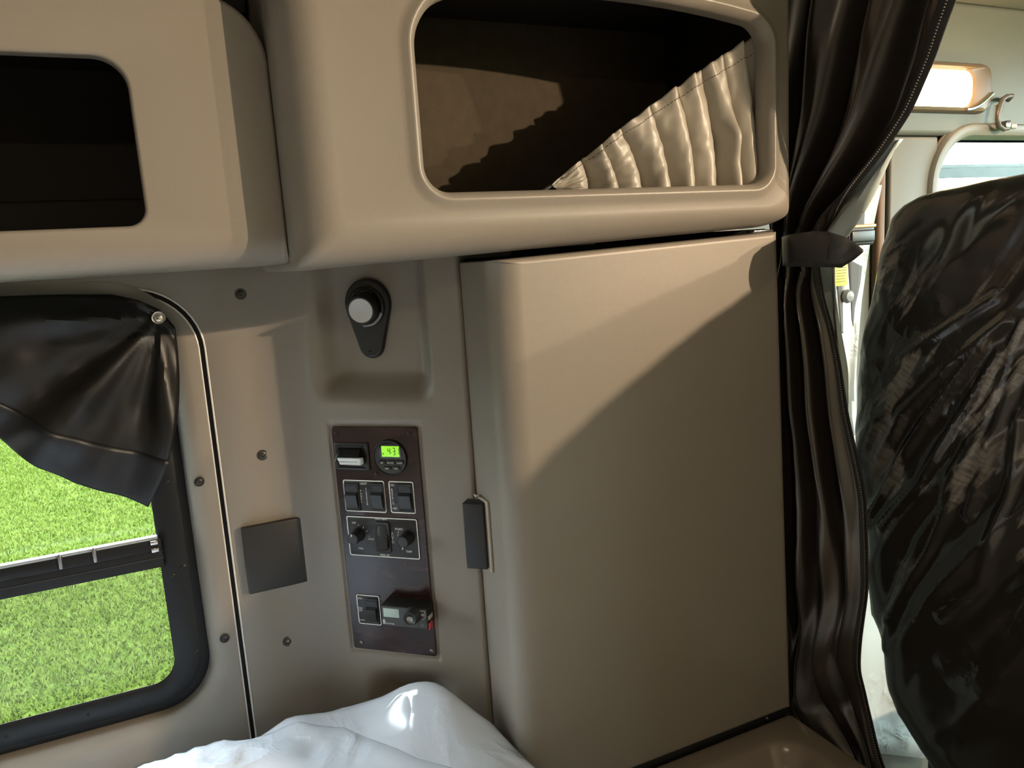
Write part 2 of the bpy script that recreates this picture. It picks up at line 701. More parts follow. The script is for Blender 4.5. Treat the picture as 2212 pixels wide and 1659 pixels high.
def wall_with_hole(name, M, a0, a1, b0, b1, hole, r, depth, mat, fil=0.012):
    h, hn = rr(*hole, r, 10, 6)
    o, _ = rr(a0, a1, b0, b1, 0.001, 10, 6)
    ls = [xf(M, lift(o, -depth)), xf(M, lift(o, 0)), xf(M, lift(h + hn * fil, 0))]
    for i in range(1, 5):
        t = i / 4 * pi / 2
        ls.append(xf(M, lift(h + hn * fil * (1 - sin(t)), -fil * (1 - cos(t)))))
    ls.append(xf(M, lift(h, -depth)))
    ls.append(ls[0])
    return S(loops(name, ls, mat))


MWR = lambda Y: mat4((-1, 0, 0), ZUP, (0, 1, 0), (0, Y, 0))   # opposite wall, facing +Y: (-X, Z, out)
wall_with_hole('wall_right', MWR(-1.14), -0.95, 1.22, 0, CEIL, (0.01, 0.63, 0.865, 1.485), 0.08, 0.05, PLASTIC)
wall_with_hole('wall_right_front', MWR(-1.20), -2.72, -0.93, 0, CEIL, (-2.35, -1.575, 1.10, 1.70), 0.11, 0.05, CABTRIM)
MF = mat4((0, -1, 0), ZUP, (-1, 0, 0), (2.66, 0, 0))           # windshield wall facing -X: (-Y, Z, out)
wall_with_hole('wall_front', MF, -1.25, 1.25, 0, CEIL, (-1.05, 1.05, 1.06, 1.90), 0.08, 0.05, CABTRIM)
wl, _ = rr(-1.06, 1.06, 1.05, 1.91, 0.08, 10, 6)
S(plate('window_3', wl, -0.03, -0.025, MF, TINTED, bev=0.001))
wl, _ = rr(-2.36, -1.565, 1.09, 1.71, 0.11, 10, 6)
S(plate('window_4', wl, -0.03, -0.025, MWR(-1.20), TINTED, bev=0.001))
# black panel added over the unseen far sleeper window to cut its daylight
S(rbox('far_window_blackout', -0.66, 0.02, 0.84, 1.50, -0.02, 0.004, MW(-1.135), VINYL, bev=0.002))

# ---- cab side wall with the door window
CABW = wall_with_hole('wall_left_front', MW(CABY), 0.93, 2.72, 0, CEIL, (1.600, 2.36, 1.10, 1.695), (0.05, 0.05, 0.11, 0.11), 0.05, CABTRIM)

# ---- sleeper side wall: flat part round the window surround, then the rounded 42 degree corner
GX1, GZ1 = 0.0435, 1.4865
grv_o, grv_n = rr(-0.690, GX1, 0.66, GZ1, (0.10, 0.10, 0.088, 0.088), 12, 8)
out_o, _ = rr(-1.22, 0.085, 0.0, 1.52, 0.001, 12, 8)
Mw = MW(WY)
nflat = [lift(out_o, 0.0), lift(grv_o + grv_n * 0.0045, 0.0), lift(grv_o + grv_n * 0.0015, -0.002), lift(grv_o, -0.006), lift(grv_o, -0.02)]
WALL = S(loops('wall_left', [xf(Mw, l) for l in nflat], PLASTIC))

# corner panel: height field over (t, z); t runs along the wall then round into the chamfer
P0 = np.array([0.085, WY])
seam = np.array([0.3500, 0.9428])
vd = VD[:2]
# chamfer meets wall at
k_ = (WY - seam[1]) / (-vd[1])
corner = seam - vd * k_
FR = 0.045
ta = FR * tan(radians(42.2) / 2) * 2.0
path = []
pa = corner + np.array([-ta, 0])
pb = corner + vd * ta
for q in np.linspace(0, 1, 5)[:-1]:
    path.append(P0 + (pa - P0) * q)
for q in np.linspace(0, 1, 14)[:-1]:                      # quadratic blend
    path.append((1 - q) ** 2 * pa + 2 * q * (1 - q) * corner + q * q * pb)
L_ = np.linalg.norm(seam - pb)
for q in np.linspace(0, 1, 96):
    path.append(pb + (seam - pb) * q)
path = np.array(path)
zs = np.concatenate([np.linspace(0.0, 0.70, 8)[:-1], np.linspace(0.70, 1.52, 240)])


def sstep(e0, e1, x):
    t = min(1, max(0, (x - e0) / (e1 - e0)))
    return t * t * (3 - 2 * t)


def box01(x, z, a0, a1, b0, b1, wa0, wa1, wb0, wb1):
    return sstep(a0 - wa0, a0, x) * (1 - sstep(a1, a1 + wa1, x)) * sstep(b0 - wb0, b0, z) * (1 - sstep(b1, b1 + wb1, z))


pl_tl, pl_tr, pl_bl, pl_br = PL(712, 922), PL(897, 922), PL(768, 1400), PL(945, 1418)
SA0, SA1 = (pl_tl[0] + pl_bl[0]) / 2, (pl_tr[0] + pl_br[0]) / 2
SB0, SB1 = (pl_bl[1] + pl_br[1]) / 2, (pl_tl[1] + pl_tr[1]) / 2
rl = PL(728, 700, -0.03)[0]
rrg = PL(900, 700, -0.03)[0]
zl0 = PL(800, 868)[1]
zl1 = PL(800, 800, -0.03)[1]


def relief(s, z):
    """height towards the room of the corner panel"""
    h = 0.0
    h -= 0.034 * box01(s, z, rl, rrg, zl1, 1.8, 0.034, 0.034, zl1 - zl0 + 0.006, 0.01)      # lamp niche
    h -= 0.0035 * box01(s, z, SA0 - 0.004, SA1 + 0.004, SB0 - 0.004, SB1 + 0.004, 0.004, 0.004, 0.004, 0.004)
    h -= 0.026 * sstep(0.075, 0.02, abs(z - 0.855)) * 0 + 0.026 * (1 - sstep(0.855, 0.912, z)) * box01(s, 0.5, -0.03, 0.03, 0, 1, 0.05, 0.05, 1, 1)  # sweep under the panel
    # rolled edge at the seam
    return h


se = float((np.append(seam, 0) - PC) @ VD)
P = np.zeros((len(path), len(zs), 3))
for i, p in enumerate(path):
    s = float((np.append(p, 0) - PC) @ VD)
    for j, z in enumerate(zs):
        h = relief(s, z) if z > 0.70 else relief(s, 0.70)
        P[i, j] = (p[0] + ND[0] * h, p[1] + ND[1] * h, z)
edge = []
for off, dep in ((0.002, 0.0005), (0.0045, 0.003), (0.0055, 0.007), (0.0055, 0.05)):
    q = P[-1].copy()
    q[:, 0] += VD[0] * off - ND[0] * dep
    q[:, 1] += VD[1] * off - ND[1] * dep
    edge.append(q)
P = np.concatenate([P, np.array(edge)])
grid('corner_panel', P, PLASTIC, WALL)
# closing pieces hidden behind the cabinets
S(rbox('wall_left_centre', 0.36, 0.97, 1.11, 1.22, 0.0, CEIL, I4, PLASTIC, bev=0))
S(rbox('wall_left_top', -1.22, 0.97, 1.146, 1.22, 1.50, CEIL, I4, PLASTIC, bev=0))


# screws in the wall (parts of it)
def screw(parent, a, b, c, M, r=0.0046, mat=None, recess=True, head=0.0016):
    mat = mat or DARKSTEEL
    prof = [(r * 1.55, c + 0.0001), (r * 1.5, c + 0.0007), (r * 1.12, c + 0.0007), (r * 1.05, c - 0.0003), (r, c + 0.0002), (r * 0.96, c + head * 0.6), (r * 0.75, c + head), (r * 0.48, c + head), (r * 0.40, c + head * 0.2), (0, c + head * 0.1)] \
        if recess else [(r, c - 0.001), (r, c + head * 0.4), (r * 0.8, c + head * 0.85), (r * 0.5, c + head), (r * 0.42, c + head * 0.3), (0, c + head * 0.2)]
    o = lathe('screw', a, b, prof, M, mat, parent, n=20, cap0=False)
    # cross slot
    return o


for x, y in ((520, 635), (567, 983), (622, 1385)):
    p = onY(x, y, WY) if x < 600 else onY(x, y, WY)
    screw(WALL, p[0], p[2], 0.0, Mw, 0.0052)

# ---- window surround panel (moulded, with a deep rounded reveal)
hole, hole_n = rr(-0.632, -0.004, 0.866, 1.474, (0.075, 0.075, 0.075, 0.075), 12, 8)
gin, gin_n = rr(-0.690, GX1, 0.66, GZ1, (0.10, 0.10, 0.088, 0.088), 12, 8)
gi = gin - gin_n * 0.0070
RV = 0.027
ls = [lift(gi, -0.020), lift(gi, -0.004), lift(gi - gin_n * 0.0015, 0.0), lift(hole + hole_n * np.minimum(RV * 1.15, 0.0265), 0.0005)]
for i in range(1, 7):
    t = i / 6 * pi / 2
    ls.append(lift(hole + hole_n * np.where(hole_n[:, 1:] > 0.5, 0.004, RV * 0.95) * (1 - sin(t)), -RV * (1 - cos(t)) * 1.1))
ls.append(lift(hole, -0.040))
SUR = S(loops('trim_1', [xf(Mw, l) for l in ls], PLASTIC))
# black groove between surround and wall, with pale edges
S(band('trim_2', grv_o, gi, -0.021, -0.011, Mw, RUBBER))
e1 = xf(Mw, lift(gi, -0.0015))
tube('pale_edge', e1, 0.0013, BEAD, SUR, n=6, closed=True)
e2 = xf(Mw, lift(grv_o + grv_n * 0.0012, -0.0012))
tube('pale_edge', e2, 0.0014, BEAD, WALL, n=6, closed=True)
for x, y in ((430, 1040), (485, 1378)):
    p = onY(x, y, WY)
    screw(SUR, p[0], p[2], 0.0015, Mw, 0.0046)

# ---- the window itself
FY = 1.169
Mf = MW(FY)
fo, fo_n = rr(-0.640, 0.002, 0.856, 1.492, 0.078, 12, 8)
fi, fi_n = rr(-0.588, -0.052, 0.912, 1.440, 0.034, 12, 8)
fm, fm_n = rr(-0.622, -0.016, 0.878, 1.470, 0.066, 12, 8)
fm2, _ = rr(-0.618, -0.020, 0.882, 1.466, 0.063, 12, 8)
WIN = S(loops('window_1', [xf(Mf, l) for l in (lift(fo, -0.032), lift(fo, -0.004), lift(fm, -0.001), lift(fm, 0.002), lift(fm2, 0.0035), lift(fi + fi_n * 0.004, 0.004), lift(fi, 0.001), lift(fi + fi_n * 0.016, -0.032), lift(fo, -0.032))], FRAMEBLACK))
for x, y in ((362, 1040), (374, 1241), (425, 1405)):
    p = onY(x, y, FY)
    screw(WIN, p[0], p[2], 0.003, Mf, 0.0028, recess=False)
p = onY(395, 1224, FY)
lathe('rivet', p[0], p[2], [(0.005, 0.002), (0.005, 0.0035), (0.003, 0.0048), (0, 0.005)], Mf, FRAMEBLACK, WIN, n=20, cap0=False)
for X in (-0.10, -0.17, -0.27, -0.37, -0.47):
    lathe('rivet', X, 0.894, [(0.003, 0.0), (0.003, 0.0042), (0.002, 0.005), (0, 0.0052)], Mf, FRAMEBLACK, WIN, n=14, cap0=False)
# meeting rail
rail = rbox('meeting_rail', -0.596, -0.046, 1.090, 1.128, -0.018, 0.010, Mf, FRAMEBLACK, WIN, bev=0.002)
rbox('rail_lip', -0.596, -0.046, 1.116, 1.134, 0.008, 0.015, Mf, FRAMEBLACK, WIN, bev=0.002)
rbox('rail_edge', -0.596, -0.050, 1.1335, 1.138, 0.004, 0.0145, Mf, pmat('grey_glazing_bead', (0.30, 0.33, 0.34), 0.3), WIN, bev=0.001)
rbox('rail_groove', -0.596, -0.046, 1.1035, 1.106, 0.009, 0.0108, Mf, RUBBER, WIN, bev=0.0004)
for x in (127, 204):
    p = onY(x, 1195, FY - 0.015)
    rbox('rail_clip', p[0] - 0.0028, p[0] + 0.0028, 1.118, 1.140, 0.012, 0.0185, Mf, STEEL, rail, bev=0.002)
p = onY(127, 1195, FY - 0.015)
for zz in (1.1305, 1.1195):
    rbox('slide_latch', -0.060, -0.050, zz - 0.003, zz + 0.003, 0.014, 0.019, Mf, CHROME, rail, bev=0.001)
gl, _ = rr(-0.595, -0.045, 1.125, 1.445, 0.036, 12, 8)
plate('pane', gl, -0.016, -0.012, Mf, GLASS, WIN, bev=0.0008)
gl, _ = rr(-0.604, -0.036, 0.897, 1.100, 0.036, 12, 8)
plate('pane', gl, -0.026, -0.022, Mf, GLASS, WIN, bev=0.0008)
# insect screen: real crossing wires
sv, sf = [], []
X0, X1, Z0, Z1 = -0.592, -0.048, 0.906, 1.094
w_ = 0.00016


def strip(p0, p1, hw, vertical, c):
    b = len(sv)
    if vertical:
        q = [(p0[0] - hw, p0[1], c), (p0[0] + hw, p0[1], c), (p1[0] + hw, p1[1], c), (p1[0] - hw, p1[1], c)]
    else:
        q = [(p0[0], p0[1] - hw, c), (p0[0], p0[1] + hw, c), (p1[0], p1[1] + hw, c), (p1[0], p1[1] - hw, c)]
    sv.extend(q)
    sf.append((b, b + 1, b + 2, b + 3))


x = X0
while x < X1:
    strip((x, Z0), (x, Z1), w_, True, -0.008)
    x += 0.0018
z = Z0
while z < Z1:
    strip((X0, z), (X1, z), w_, False, -0.0082)
    z += 0.0018
mesh('insect_screen', xf(Mf, sv), sf, pmat('grey_screen_wire', (0.10, 0.11, 0.09), 0.6), WIN, smooth=0, kind='stuff')

# =================================================================== GRASS OUTSIDE
cor = [onZ(x, y, -1.2) for x, y in ((0, 900), (420, 900), (0, 1640), (420, 1560))]
nb = 170000
A, B, Cc, D = [c[:2] for c in cor]
bx0, bx1 = -7.5, 1.5
by0, by1 = 2.6, 17.0
gx = rng.uniform(bx0, bx1, nb * 3)
gy = rng.uniform(by0 ** 0.5, by1 ** 0.5, nb * 3) ** 2
# keep the wedge that can be seen through the window (with a margin for a step aside)
keep = (gx < gy * 0.10 + 0.4) & (gx > -gy * 0.42 - 0.5)
gx, gy = gx[keep][:nb], gy[keep][:nb]
nb = len(gx)
hh = rng.uniform(0.020, 0.055, nb)
ww = rng.uniform(0.004, 0.011, nb)
an = rng.uniform(0, 2 * pi, nb)
lean = rng.uniform(-0.03, 0.03, (nb, 2))
gv = np.zeros((nb, 3, 3))
gv[:, 0] = np.stack([gx - ww * np.cos(an), gy - ww * np.sin(an), np.full(nb, -1.2)], 1)
gv[:, 1] = np.stack([gx + ww * np.cos(an), gy + ww * np.sin(an), np.full(nb, -1.2)], 1)
gv[:, 2] = np.stack([gx + lean[:, 0], gy + lean[:, 1], -1.2 + hh], 1)
gm = bpy.data.meshes.new('grass')
gm.vertices.add(nb * 3)
gm.vertices.foreach_set('co', gv.ravel())
gm.loops.add(nb * 3)
gm.loops.foreach_set('vertex_index', np.arange(nb * 3, dtype=np.int32))
gm.polygons.add(nb)
gm.polygons.foreach_set('loop_start', np.arange(0, nb * 3, 3, dtype=np.int32))
gm.polygons.foreach_set('loop_total', np.full(nb, 3, dtype=np.int32))
gm.update()
gm.validate()
gm.materials.append(GRASS)
go = bpy.data.objects.new('grass', gm)
link(go)
tag(go, 'bright green mown lawn seen through the left window', 'grass')
go['kind'] = 'stuff'


# =================================================================== OVERHEAD CABINETS
def overhead(root, x0, x1, z0, z1, Y0, hole, hole_r, R, rright, zr_tilt=0.0, arch=0.0, rim=0.0, rimw=0.0, reveal=0.02, mat=PLASTIC2, back=1.14, rc=(0.03, 0.03, 0.002, 0.002)):
    """front shell with big rounded edges and an opening; returns body"""
    nc, ns = 10, 10

    def edge(t):
        """front edge loop at roll angle t: every side rolls with its own radius"""
        q = 1 - cos(t)
        l, n = rr(x0 + R * q, x1 - rright * q, z0 + R * q, z1 - 0.004 * q, rc, nc, ns)
        rx = np.where(n[:, 0] > 0, rright, R)
        rz = np.where(n[:, 1] > 0, 0.004, R)
        rad = n[:, 0] ** 2 * rx + n[:, 1] ** 2 * rz
        return l, -rad * (1 - sin(t))

    def tilt(l):
        l = l.copy()
        q = np.clip((l[:, 0] - x0) / (x1 - x0), 0, 1)
        l[:, 1] += zr_tilt * q * np.clip((hole[2] - 0.03 - l[:, 1]) / (hole[2] - 0.03 - z0), 0, 1)
        return l
    h, hn = rr(*hole, hole_r, nc, ns)
    if arch:
        xm, hw = (hole[0] + hole[1]) / 2, (hole[1] - hole[0]) / 2

        def arc(l):
            l = l.copy()
            up = np.clip((l[:, 1] - (hole[2] + hole[3]) / 2) / ((hole[3] - hole[2]) / 2), 0, 1)
            l[:, 1] += arch * up * np.clip(1 - ((l[:, 0] - xm) / hw) ** 2, 0, 1)
            return l
    else:
        arc = lambda l: l
    l_, _ = edge(0)
    ls = [lift(tilt(l_), -(back - Y0))]
    for i in range(0, 11):
        l_, d_ = edge(i / 10 * pi / 2)
        ls.append(lift(tilt(l_), d_))
    fo_ = h + hn * (rimw + 0.004)
    ls.append(lift(arc(fo_), 0.0))
    if rim:
        ls.append(lift(arc(h + hn * rimw * 0.85), rim * 0.35))
        ls.append(lift(arc(h + hn * rimw * 0.60), rim * 0.90))
        ls.append(lift(arc(h + hn * rimw * 0.48), rim))
        ls.append(lift(arc(h + hn * rimw * 0.38), rim * 0.9))
        ls.append(lift(arc(h + hn * rimw * 0.05), -0.004))
    else:
        for i in range(1, 5):
            t = i / 4 * pi / 2
            ls.append(lift(arc(h + hn * 0.004 * (1 - sin(t))), -0.004 * (1 - cos(t))))
    ls.append(lift(arc(h), -0.008))
    ls.append(lift(arc(h), -reveal))
    ls.append(lift(arc(h + hn * 0.003), -reveal))
    M = MW(Y0)
    return loops('body', [xf(M, l) for l in ls], mat, root)


# rear (left) cabinet
t = thing('overhead_cabinet', 'taupe overhead cabinet with open dark compartment, above the window', 'cabinet', (-0.4, 1.0, 1.75))
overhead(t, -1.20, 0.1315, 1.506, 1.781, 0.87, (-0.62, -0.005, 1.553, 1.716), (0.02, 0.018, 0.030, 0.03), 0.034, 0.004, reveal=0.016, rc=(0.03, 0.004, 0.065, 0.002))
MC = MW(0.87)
rbox('compartment_back', -0.70, 0.06, 1.52, 1.770, -0.262, -0.255, MC, SHADELINER, t, bev=0)
rbox('compartment_floor', -0.70, 0.06, 1.515, 1.527, -0.258, -0.018, MC, SHADELINER, t, bev=0)
rbox('compartment_top', -0.70, 0.06, 1.760, 1.770, -0.258, -0.018, MC, SHADELINER, t, bev=0)
rbox('compartment_side', 0.055, 0.062, 1.52, 1.770, -0.258, -0.018, MC, SHADELINER, t, bev=0)
rbox('compartment_side', -0.70, -0.693, 1.52, 1.770, -0.258, -0.018, MC, SHADELINER, t, bev=0)
for zz, dd in ((1.560, -0.165), (1.600, -0.215)):
    rbox('compartment_step', -0.69, 0.054, 1.527, zz, -0.256, dd, MC, SHADELINER, t, bev=0.004)

S(rbox('recess_shade', -1.20, 0.128, 1.790, CEIL, -0.26, -0.09, MC, SHADELINER, bev=0.002))  # dark block added to stand in for the shaded recess above

# front (right) cabinet
t = thing('overhead_cabinet', 'taupe overhead cabinet with rimmed opening and gathered grey cloth in it', 'cabinet', (0.45, 0.97, 1.75))
overhead(t, 0.132, 0.792, 1.497, CEIL, 0.80, (0.273, 0.748, 1.572, 1.770), (0.028, 0.024, 0.026, 0.05), 0.046, 0.012,
         rc=(0.010, 0.03, 0.002, 0.002), zr_tilt=0.020, arch=0.020, rim=0.006, rimw=0.018, reveal=0.022, back=1.14)
MC = MW(0.80)
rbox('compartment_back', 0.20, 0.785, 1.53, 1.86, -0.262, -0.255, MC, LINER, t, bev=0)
rbox('compartment_floor', 0.20, 0.785, 1.545, 1.556, -0.258, -0.024, MC, SHADELINER, t, bev=0)
rbox('compartment_top', 0.20, 0.785, 1.83, 1.84, -0.258, -0.024, MC, SHADELINER, t, bev=0)
rbox('compartment_side', 0.775, 0.782, 1.55, 1.84, -0.258, -0.024, MC, SHADELINER, t, bev=0)
rbox('compartment_side', 0.195, 0.202, 1.55, 1.84, -0.258, -0.024, MC, SHADELINER, t, bev=0)

# gathered cloth in the opening
t = thing('pocket_curtain', 'gathered grey satin curtain sagging across the open overhead compartment', 'curtain', (0.6, 0.83, 1.6))
PY = 0.832
nu, nv = 320, 48
A0, A1 = np.array([1188., 402.]), np.array([1646., 66.])
B0, B1 = np.array([1206., 415.]), np.array([1652., 408.])
nf = 10.5
G = np.zeros((nu, nv, 3))
VT = [-0.02, 0.16, 0.24, 0.33, 0.475, 0.61, 0.71, 0.81, 0.915, 1.02]
VBm = [-0.02, 0.155, 0.29, 0.415, 0.54, 0.655, 0.77, 0.865, 0.953, 1.04]


def fold_at(u, v=0.0):
    """pleat profile: round crests between narrow valleys; valleys lean right as they fall"""
    e = [a_ + (b_ - a_) * v for a_, b_ in zip(VT, VBm)]
    for k in range(len(e) - 1):
        if u <= e[k + 1]:
            q = min(1, max(0, (u - e[k]) / (e[k + 1] - e[k])))
            q2 = q ** 1.25
            return 2 * abs(sin(pi * q2)) ** 0.62 - 1, k, q
    return -1, len(e) - 2, 1.0


for i in range(nu):
    u = i / (nu - 1)
    f_, kk, qq = fold_at(u)
    a = A0 + (A1 - A0) * u
    a[1] += -14 * sin(pi * u)
    b = B0 + (B1 - B0) * u
    for j in range(nv):
        v = j / (nv - 1)
        # valleys lean towards the lower right as they fall
        fs, ks, qs = fold_at(u, v)
        q = a + (b - a) * v
        amp = 0.0165 * (0.65 + 0.6 * v) * min(1, 0.35 + 5 * u) * (0.85 + 0.3 * sin(ks * 2.3))
        dy = amp * fs
        dy += 0.003 * mnoise.noise(Vector((u * 7, v * 1.6, 4))) + 0.002 * mnoise.noise(Vector((u * 30, v * 9, 4)))
        if u > 0.7:
            dy += 0.010 * math.exp(-((v - 0.62) / 0.10) ** 2 - ((u - 0.80) / 0.035) ** 2)
        dy += 0.0045 * sin(2 * pi * qs * 1.7 + ks * 1.9) * math.exp(-v * 6)
        sc = (5.0 * max(fs, -0.4) + 3.0 * sin(2 * pi * qq * 1.7 + kk * 1.9)) * math.exp(-v * 6)
        q = q + np.array([0.0, -sc])
        q[0] += 14 * sin(pi * v) * (0.3 + 0.4 * u)
        p = onY(q[0], q[1], PY)
        G[i, j] = (p[0], PY - dy, p[2])
grid('cloth', G, SATIN, t, thick=0.0008)
# dashed hem stitching, one object
sv, sf = [], []
for i in range(4, nu - 4, 3):
    for (ii, jj) in ((i, 5),):
        a, b = G[ii, jj], G[ii + 2, jj]
        n = np.array([0, -0.0009, 0])
        wv = np.array([0, 0, 0.0005])
        k0 = len(sv)
        sv += [a + n - wv, b + n - wv, b + n + wv, a + n + wv]
        sf.append((k0, k0 + 1, k0 + 2, k0 + 3))
mesh('hem_stitching', sv, sf, STITCH, t, smooth=0, kind='stuff')
cp = [onY(1160, 421, PY), onY(1180, 408, PY), onY(1196, 396, PY), onY(1230, 372, PY)]
tube('elastic_cord', cp, 0.0024, BLACK, t, n=8)

# =================================================================== TALL CABINET under it
t = thing('wardrobe_cabinet', 'tall taupe cabinet with a plain smooth door beside the control panel', 'cabinet', (0.58, 0.95, 0.77))
CYF, CT, CB = 0.83, 1.4945, 0.769
ls = []
for i in range(-1, 11):
    q = max(i, 0) / 10 * pi / 2
    c_ = 1 - cos(q)
    l_, n_ = rr(0.3575 + 0.036 * c_, 0.797 - 0.012 * c_, CB + 0.007 * c_, CT - 0.007 * c_, 0.002, 6, 14)
    l_[:, 0] += 0.024 * np.clip((l_[:, 0] - 0.36) / 0.44, 0, 1) * (CT - l_[:, 1]) / (CT - CB)
    l_[:, 1] += 0.0145 * np.clip((l_[:, 0] - 0.36) / 0.44, 0, 1) * np.clip((l_[:, 1] - CB) / (CT - CB), 0, 1)
    rd = n_[:, 0] ** 2 * np.where(n_[:, 0] > 0, 0.012, 0.036) + n_[:, 1] ** 2 * 0.007
    ls.append(xf(MW(CYF), lift(l_, -0.112 if i < 0 else -rd * (1 - sin(q)))))
loops('door', ls, PLASTIC2, t, cap1=True)
rbox('carcass', 0.366, 0.792, 0.30, 1.484, -0.255, -0.06, MW(CYF), PLASTIC, t, bev=0.002)
GAPBLACK = pmat('matt_black_gap_shade', (0.004, 0.004, 0.004), 0.95, spec=0.1)  # for black blocks added to keep the gap above the door dark
for xa_, xb_, zt_ in ((0.372, 0.50, 1.499), (0.49, 0.65, 1.5065), (0.64, 0.815, 1.5145)):
    rbox('top_gap_shade', xa_, xb_, 1.470, zt_, -0.24, -0.045, MW(CYF), GAPBLACK, t, bev=0.002)
rbox('chrome_clip', 0.755, 0.790, 1.5085, 1.5125, -0.020, -0.004, MW(CYF), CHROME, t, bev=0.001)
rbox('bottom_gap_shade', 0.38, 0.812, 0.735, 0.771, -0.055, -0.004, MW(CYF), RUBBER, t, bev=0.002)  # dark strip standing in for the shaded gap below the door
# latch straddling the seam
ML = mat4((0, -1, 0), ZUP, (-1, 0, 0), (0.3575, 0, 0))      # cabinet side facing -X: (-Y, Z, out)
LZ0, LZ1 = 1.085, 1.178
la = thing('cabinet_latch', 'small black block latch on the edge of the tall cabinet', 'latch', (0.35, 0.925, 1.13))
rbox('base_plate', -0.938, -0.897, LZ0 - 0.004, LZ1 + 0.003, 0.0, 0.004, ML, pmat('beige_latch_plate', (0.40, 0.36, 0.30), 0.4), la, bev=0.0015)
MLT = mat4(VD, ZUP, ND, np.array([0.3515, 0.9225, 0]))
rbox('handle', -0.017, 0.013, LZ0, LZ1, -0.004, 0.017, MLT, pmat('matt_black_latch', (0.014, 0.014, 0.016), 0.5, bump=0.1, bscale=800), la, bev=0.002)
rbox('pivot', -0.936, -0.925, LZ1 + 0.0005, LZ1 + 0.005, 0.001, 0.007, ML, CHROME, la, bev=0.001)

# =================================================================== LEDGE with recessed tray
t = thing('storage_ledge', 'taupe moulded ledge with a recessed tray below the tall cabinet', 'ledge', (0.4, 0.5, 0.4))
LZ = 0.765
lo, ln = rr(0.42, 0.814, -0.10, 0.829, 0.012, 10, 10)
ti, tn = rr(0.46, 0.768, 0.15, 0.785, (0.06, 0.06, 0.045, 0.045), 10, 10)
ML2 = I4
ls = [lift(lo, 0.30), lift(lo, LZ - 0.010)]
for i in range(1, 5):
    q = i / 4 * pi / 2
    ls.append(lift(lo - ln * 0.010 * (1 - cos(q)), LZ - 0.010 + 0.010 * sin(q)))
for d_, h_ in ((0.010, 0), (0.004, -0.0012), (0.0, -0.004), (-0.006, -0.012), (-0.012, -0.026), (-0.018, -0.036), (-0.028, -0.0425), (-0.045, -0.045)):
    ls.append(lift(ti + tn * d_, LZ + h_))
loops('body', ls, pmat('taupe_ledge_plastic', (0.215, 0.180, 0.145), 0.22, bump=0.08, bscale=900), t, cap1=True)
p = onY(1660, 1556, 0.825)
lathe('screw', p[0], 0.7685, [(0.0025, 0), (0.002, 0.0025), (0, 0.003)], MW(0.829), CHROME, t, n=12, cap0=False)

# =================================================================== SQUARE COVER PLATE
t = thing('cover_plate', 'square dark grey plastic cover on the wall beside the window', 'cover', (0.107, WY, 1.08))
rbox('lid', 0.0600, 0.1535, 1.032, 1.1345, 0.004, 0.013, Mw, COVERBLACK, t, bev=0.0022)
rbox('base', 0.0630, 0.1505, 1.035, 1.1315, 0.0, 0.0045, Mw, BLACK, t, bev=0.0005)

# =================================================================== READING LAMP
NR = -0.034
MPN = MP.copy()
t = thing('reading_lamp', 'black teardrop reading lamp with white lens above the control panel', 'lamp', PC + ND * NR + VD * (-0.02) + ZUP * 1.42)
c0 = PL(797, 655, NR)
c1 = PL(806, 745, NR)
R0, R1 = 0.0350, 0.0185
d = math.hypot(c1[0] - c0[0], c1[1] - c0[1])
axd = atan2(c1[1] - c0[1], c1[0] - c0[0])
beta = math.acos((R0 - R1) / d)
td = []
for k in range(33):
    a = axd + beta + (2 * pi - 2 * beta) * k / 32
    td.append((c0[0] + R0 * cos(a), c0[1] + R0 * sin(a)))
for k in range(17):
    a = axd - beta + 2 * beta * k / 16
    td.append((c1[0] + R1 * cos(a), c1[1] + R1 * sin(a)))
td = np.array(td)
plate('mounting_plate', td, NR - 0.002, NR + 0.0085, MP, BLACK, t, bev=0.004, nb=5)
lathe('socket', c0[0], c0[1] - 0.004, [(0.0285, NR + 0.008), (0.0285, NR + 0.012), (0.026, NR + 0.0135), (0.0235, NR + 0.012), (0.0225, NR + 0.002)], MP, BLACK, t, cap0=False, cap1=False)
# barrel aimed out towards the bunk
c_l = PL(778, 672, NR + 0.036)
ax0 = PC + VD * c0[0] + ZUP * (c0[1] - 0.004) + ND * (NR + 0.006)
ax1 = PC + VD * c_l[0] + ZUP * c_l[1] + ND * (NR + 0.036)
dz = ax1 - ax0
ln_ = np.linalg.norm(dz)
dz /= ln_
dx = np.cross(ZUP, dz)
dx /= np.linalg.norm(dx)
dy = np.cross(dz, dx)
MB = mat4(dx, dy, dz, ax0)
lathe('barrel', 0, 0, [(0.021, 0), (0.0215, ln_ * 0.5), (0.0205, ln_ - 0.003), (0.0195, ln_), (0.0175, ln_), (0.0172, ln_ - 0.003)], MB, BLACK, t, cap1=False)
lathe('lens', 0, 0, [(0.0174, ln_ - 0.004), (0.0170, ln_ - 0.0015), (0.012, ln_ - 0.0022), (0.006, ln_ - 0.0030), (0, ln_ - 0.0033)], MB, LENSWHITE, t, cap0=False)
arc_pts = []
for k in range(15):
    a = radians(-100 + 80 * k / 14)
    arc_pts.append(xf(MP, [(c0[0] + 0.0262 * cos(a), c0[1] - 0.004 + 0.0262 * sin(a), NR + 0.0132)])[0])
tube('socket_rim', arc_pts, 0.0022, pmat('grey_socket_rim', (0.22, 0.23, 0.24), 0.3), t, n=8)
sc = PL(806, 761, NR)
screw(t, sc[0], sc[1], NR + 0.0083, MP, 0.0038, recess=False)

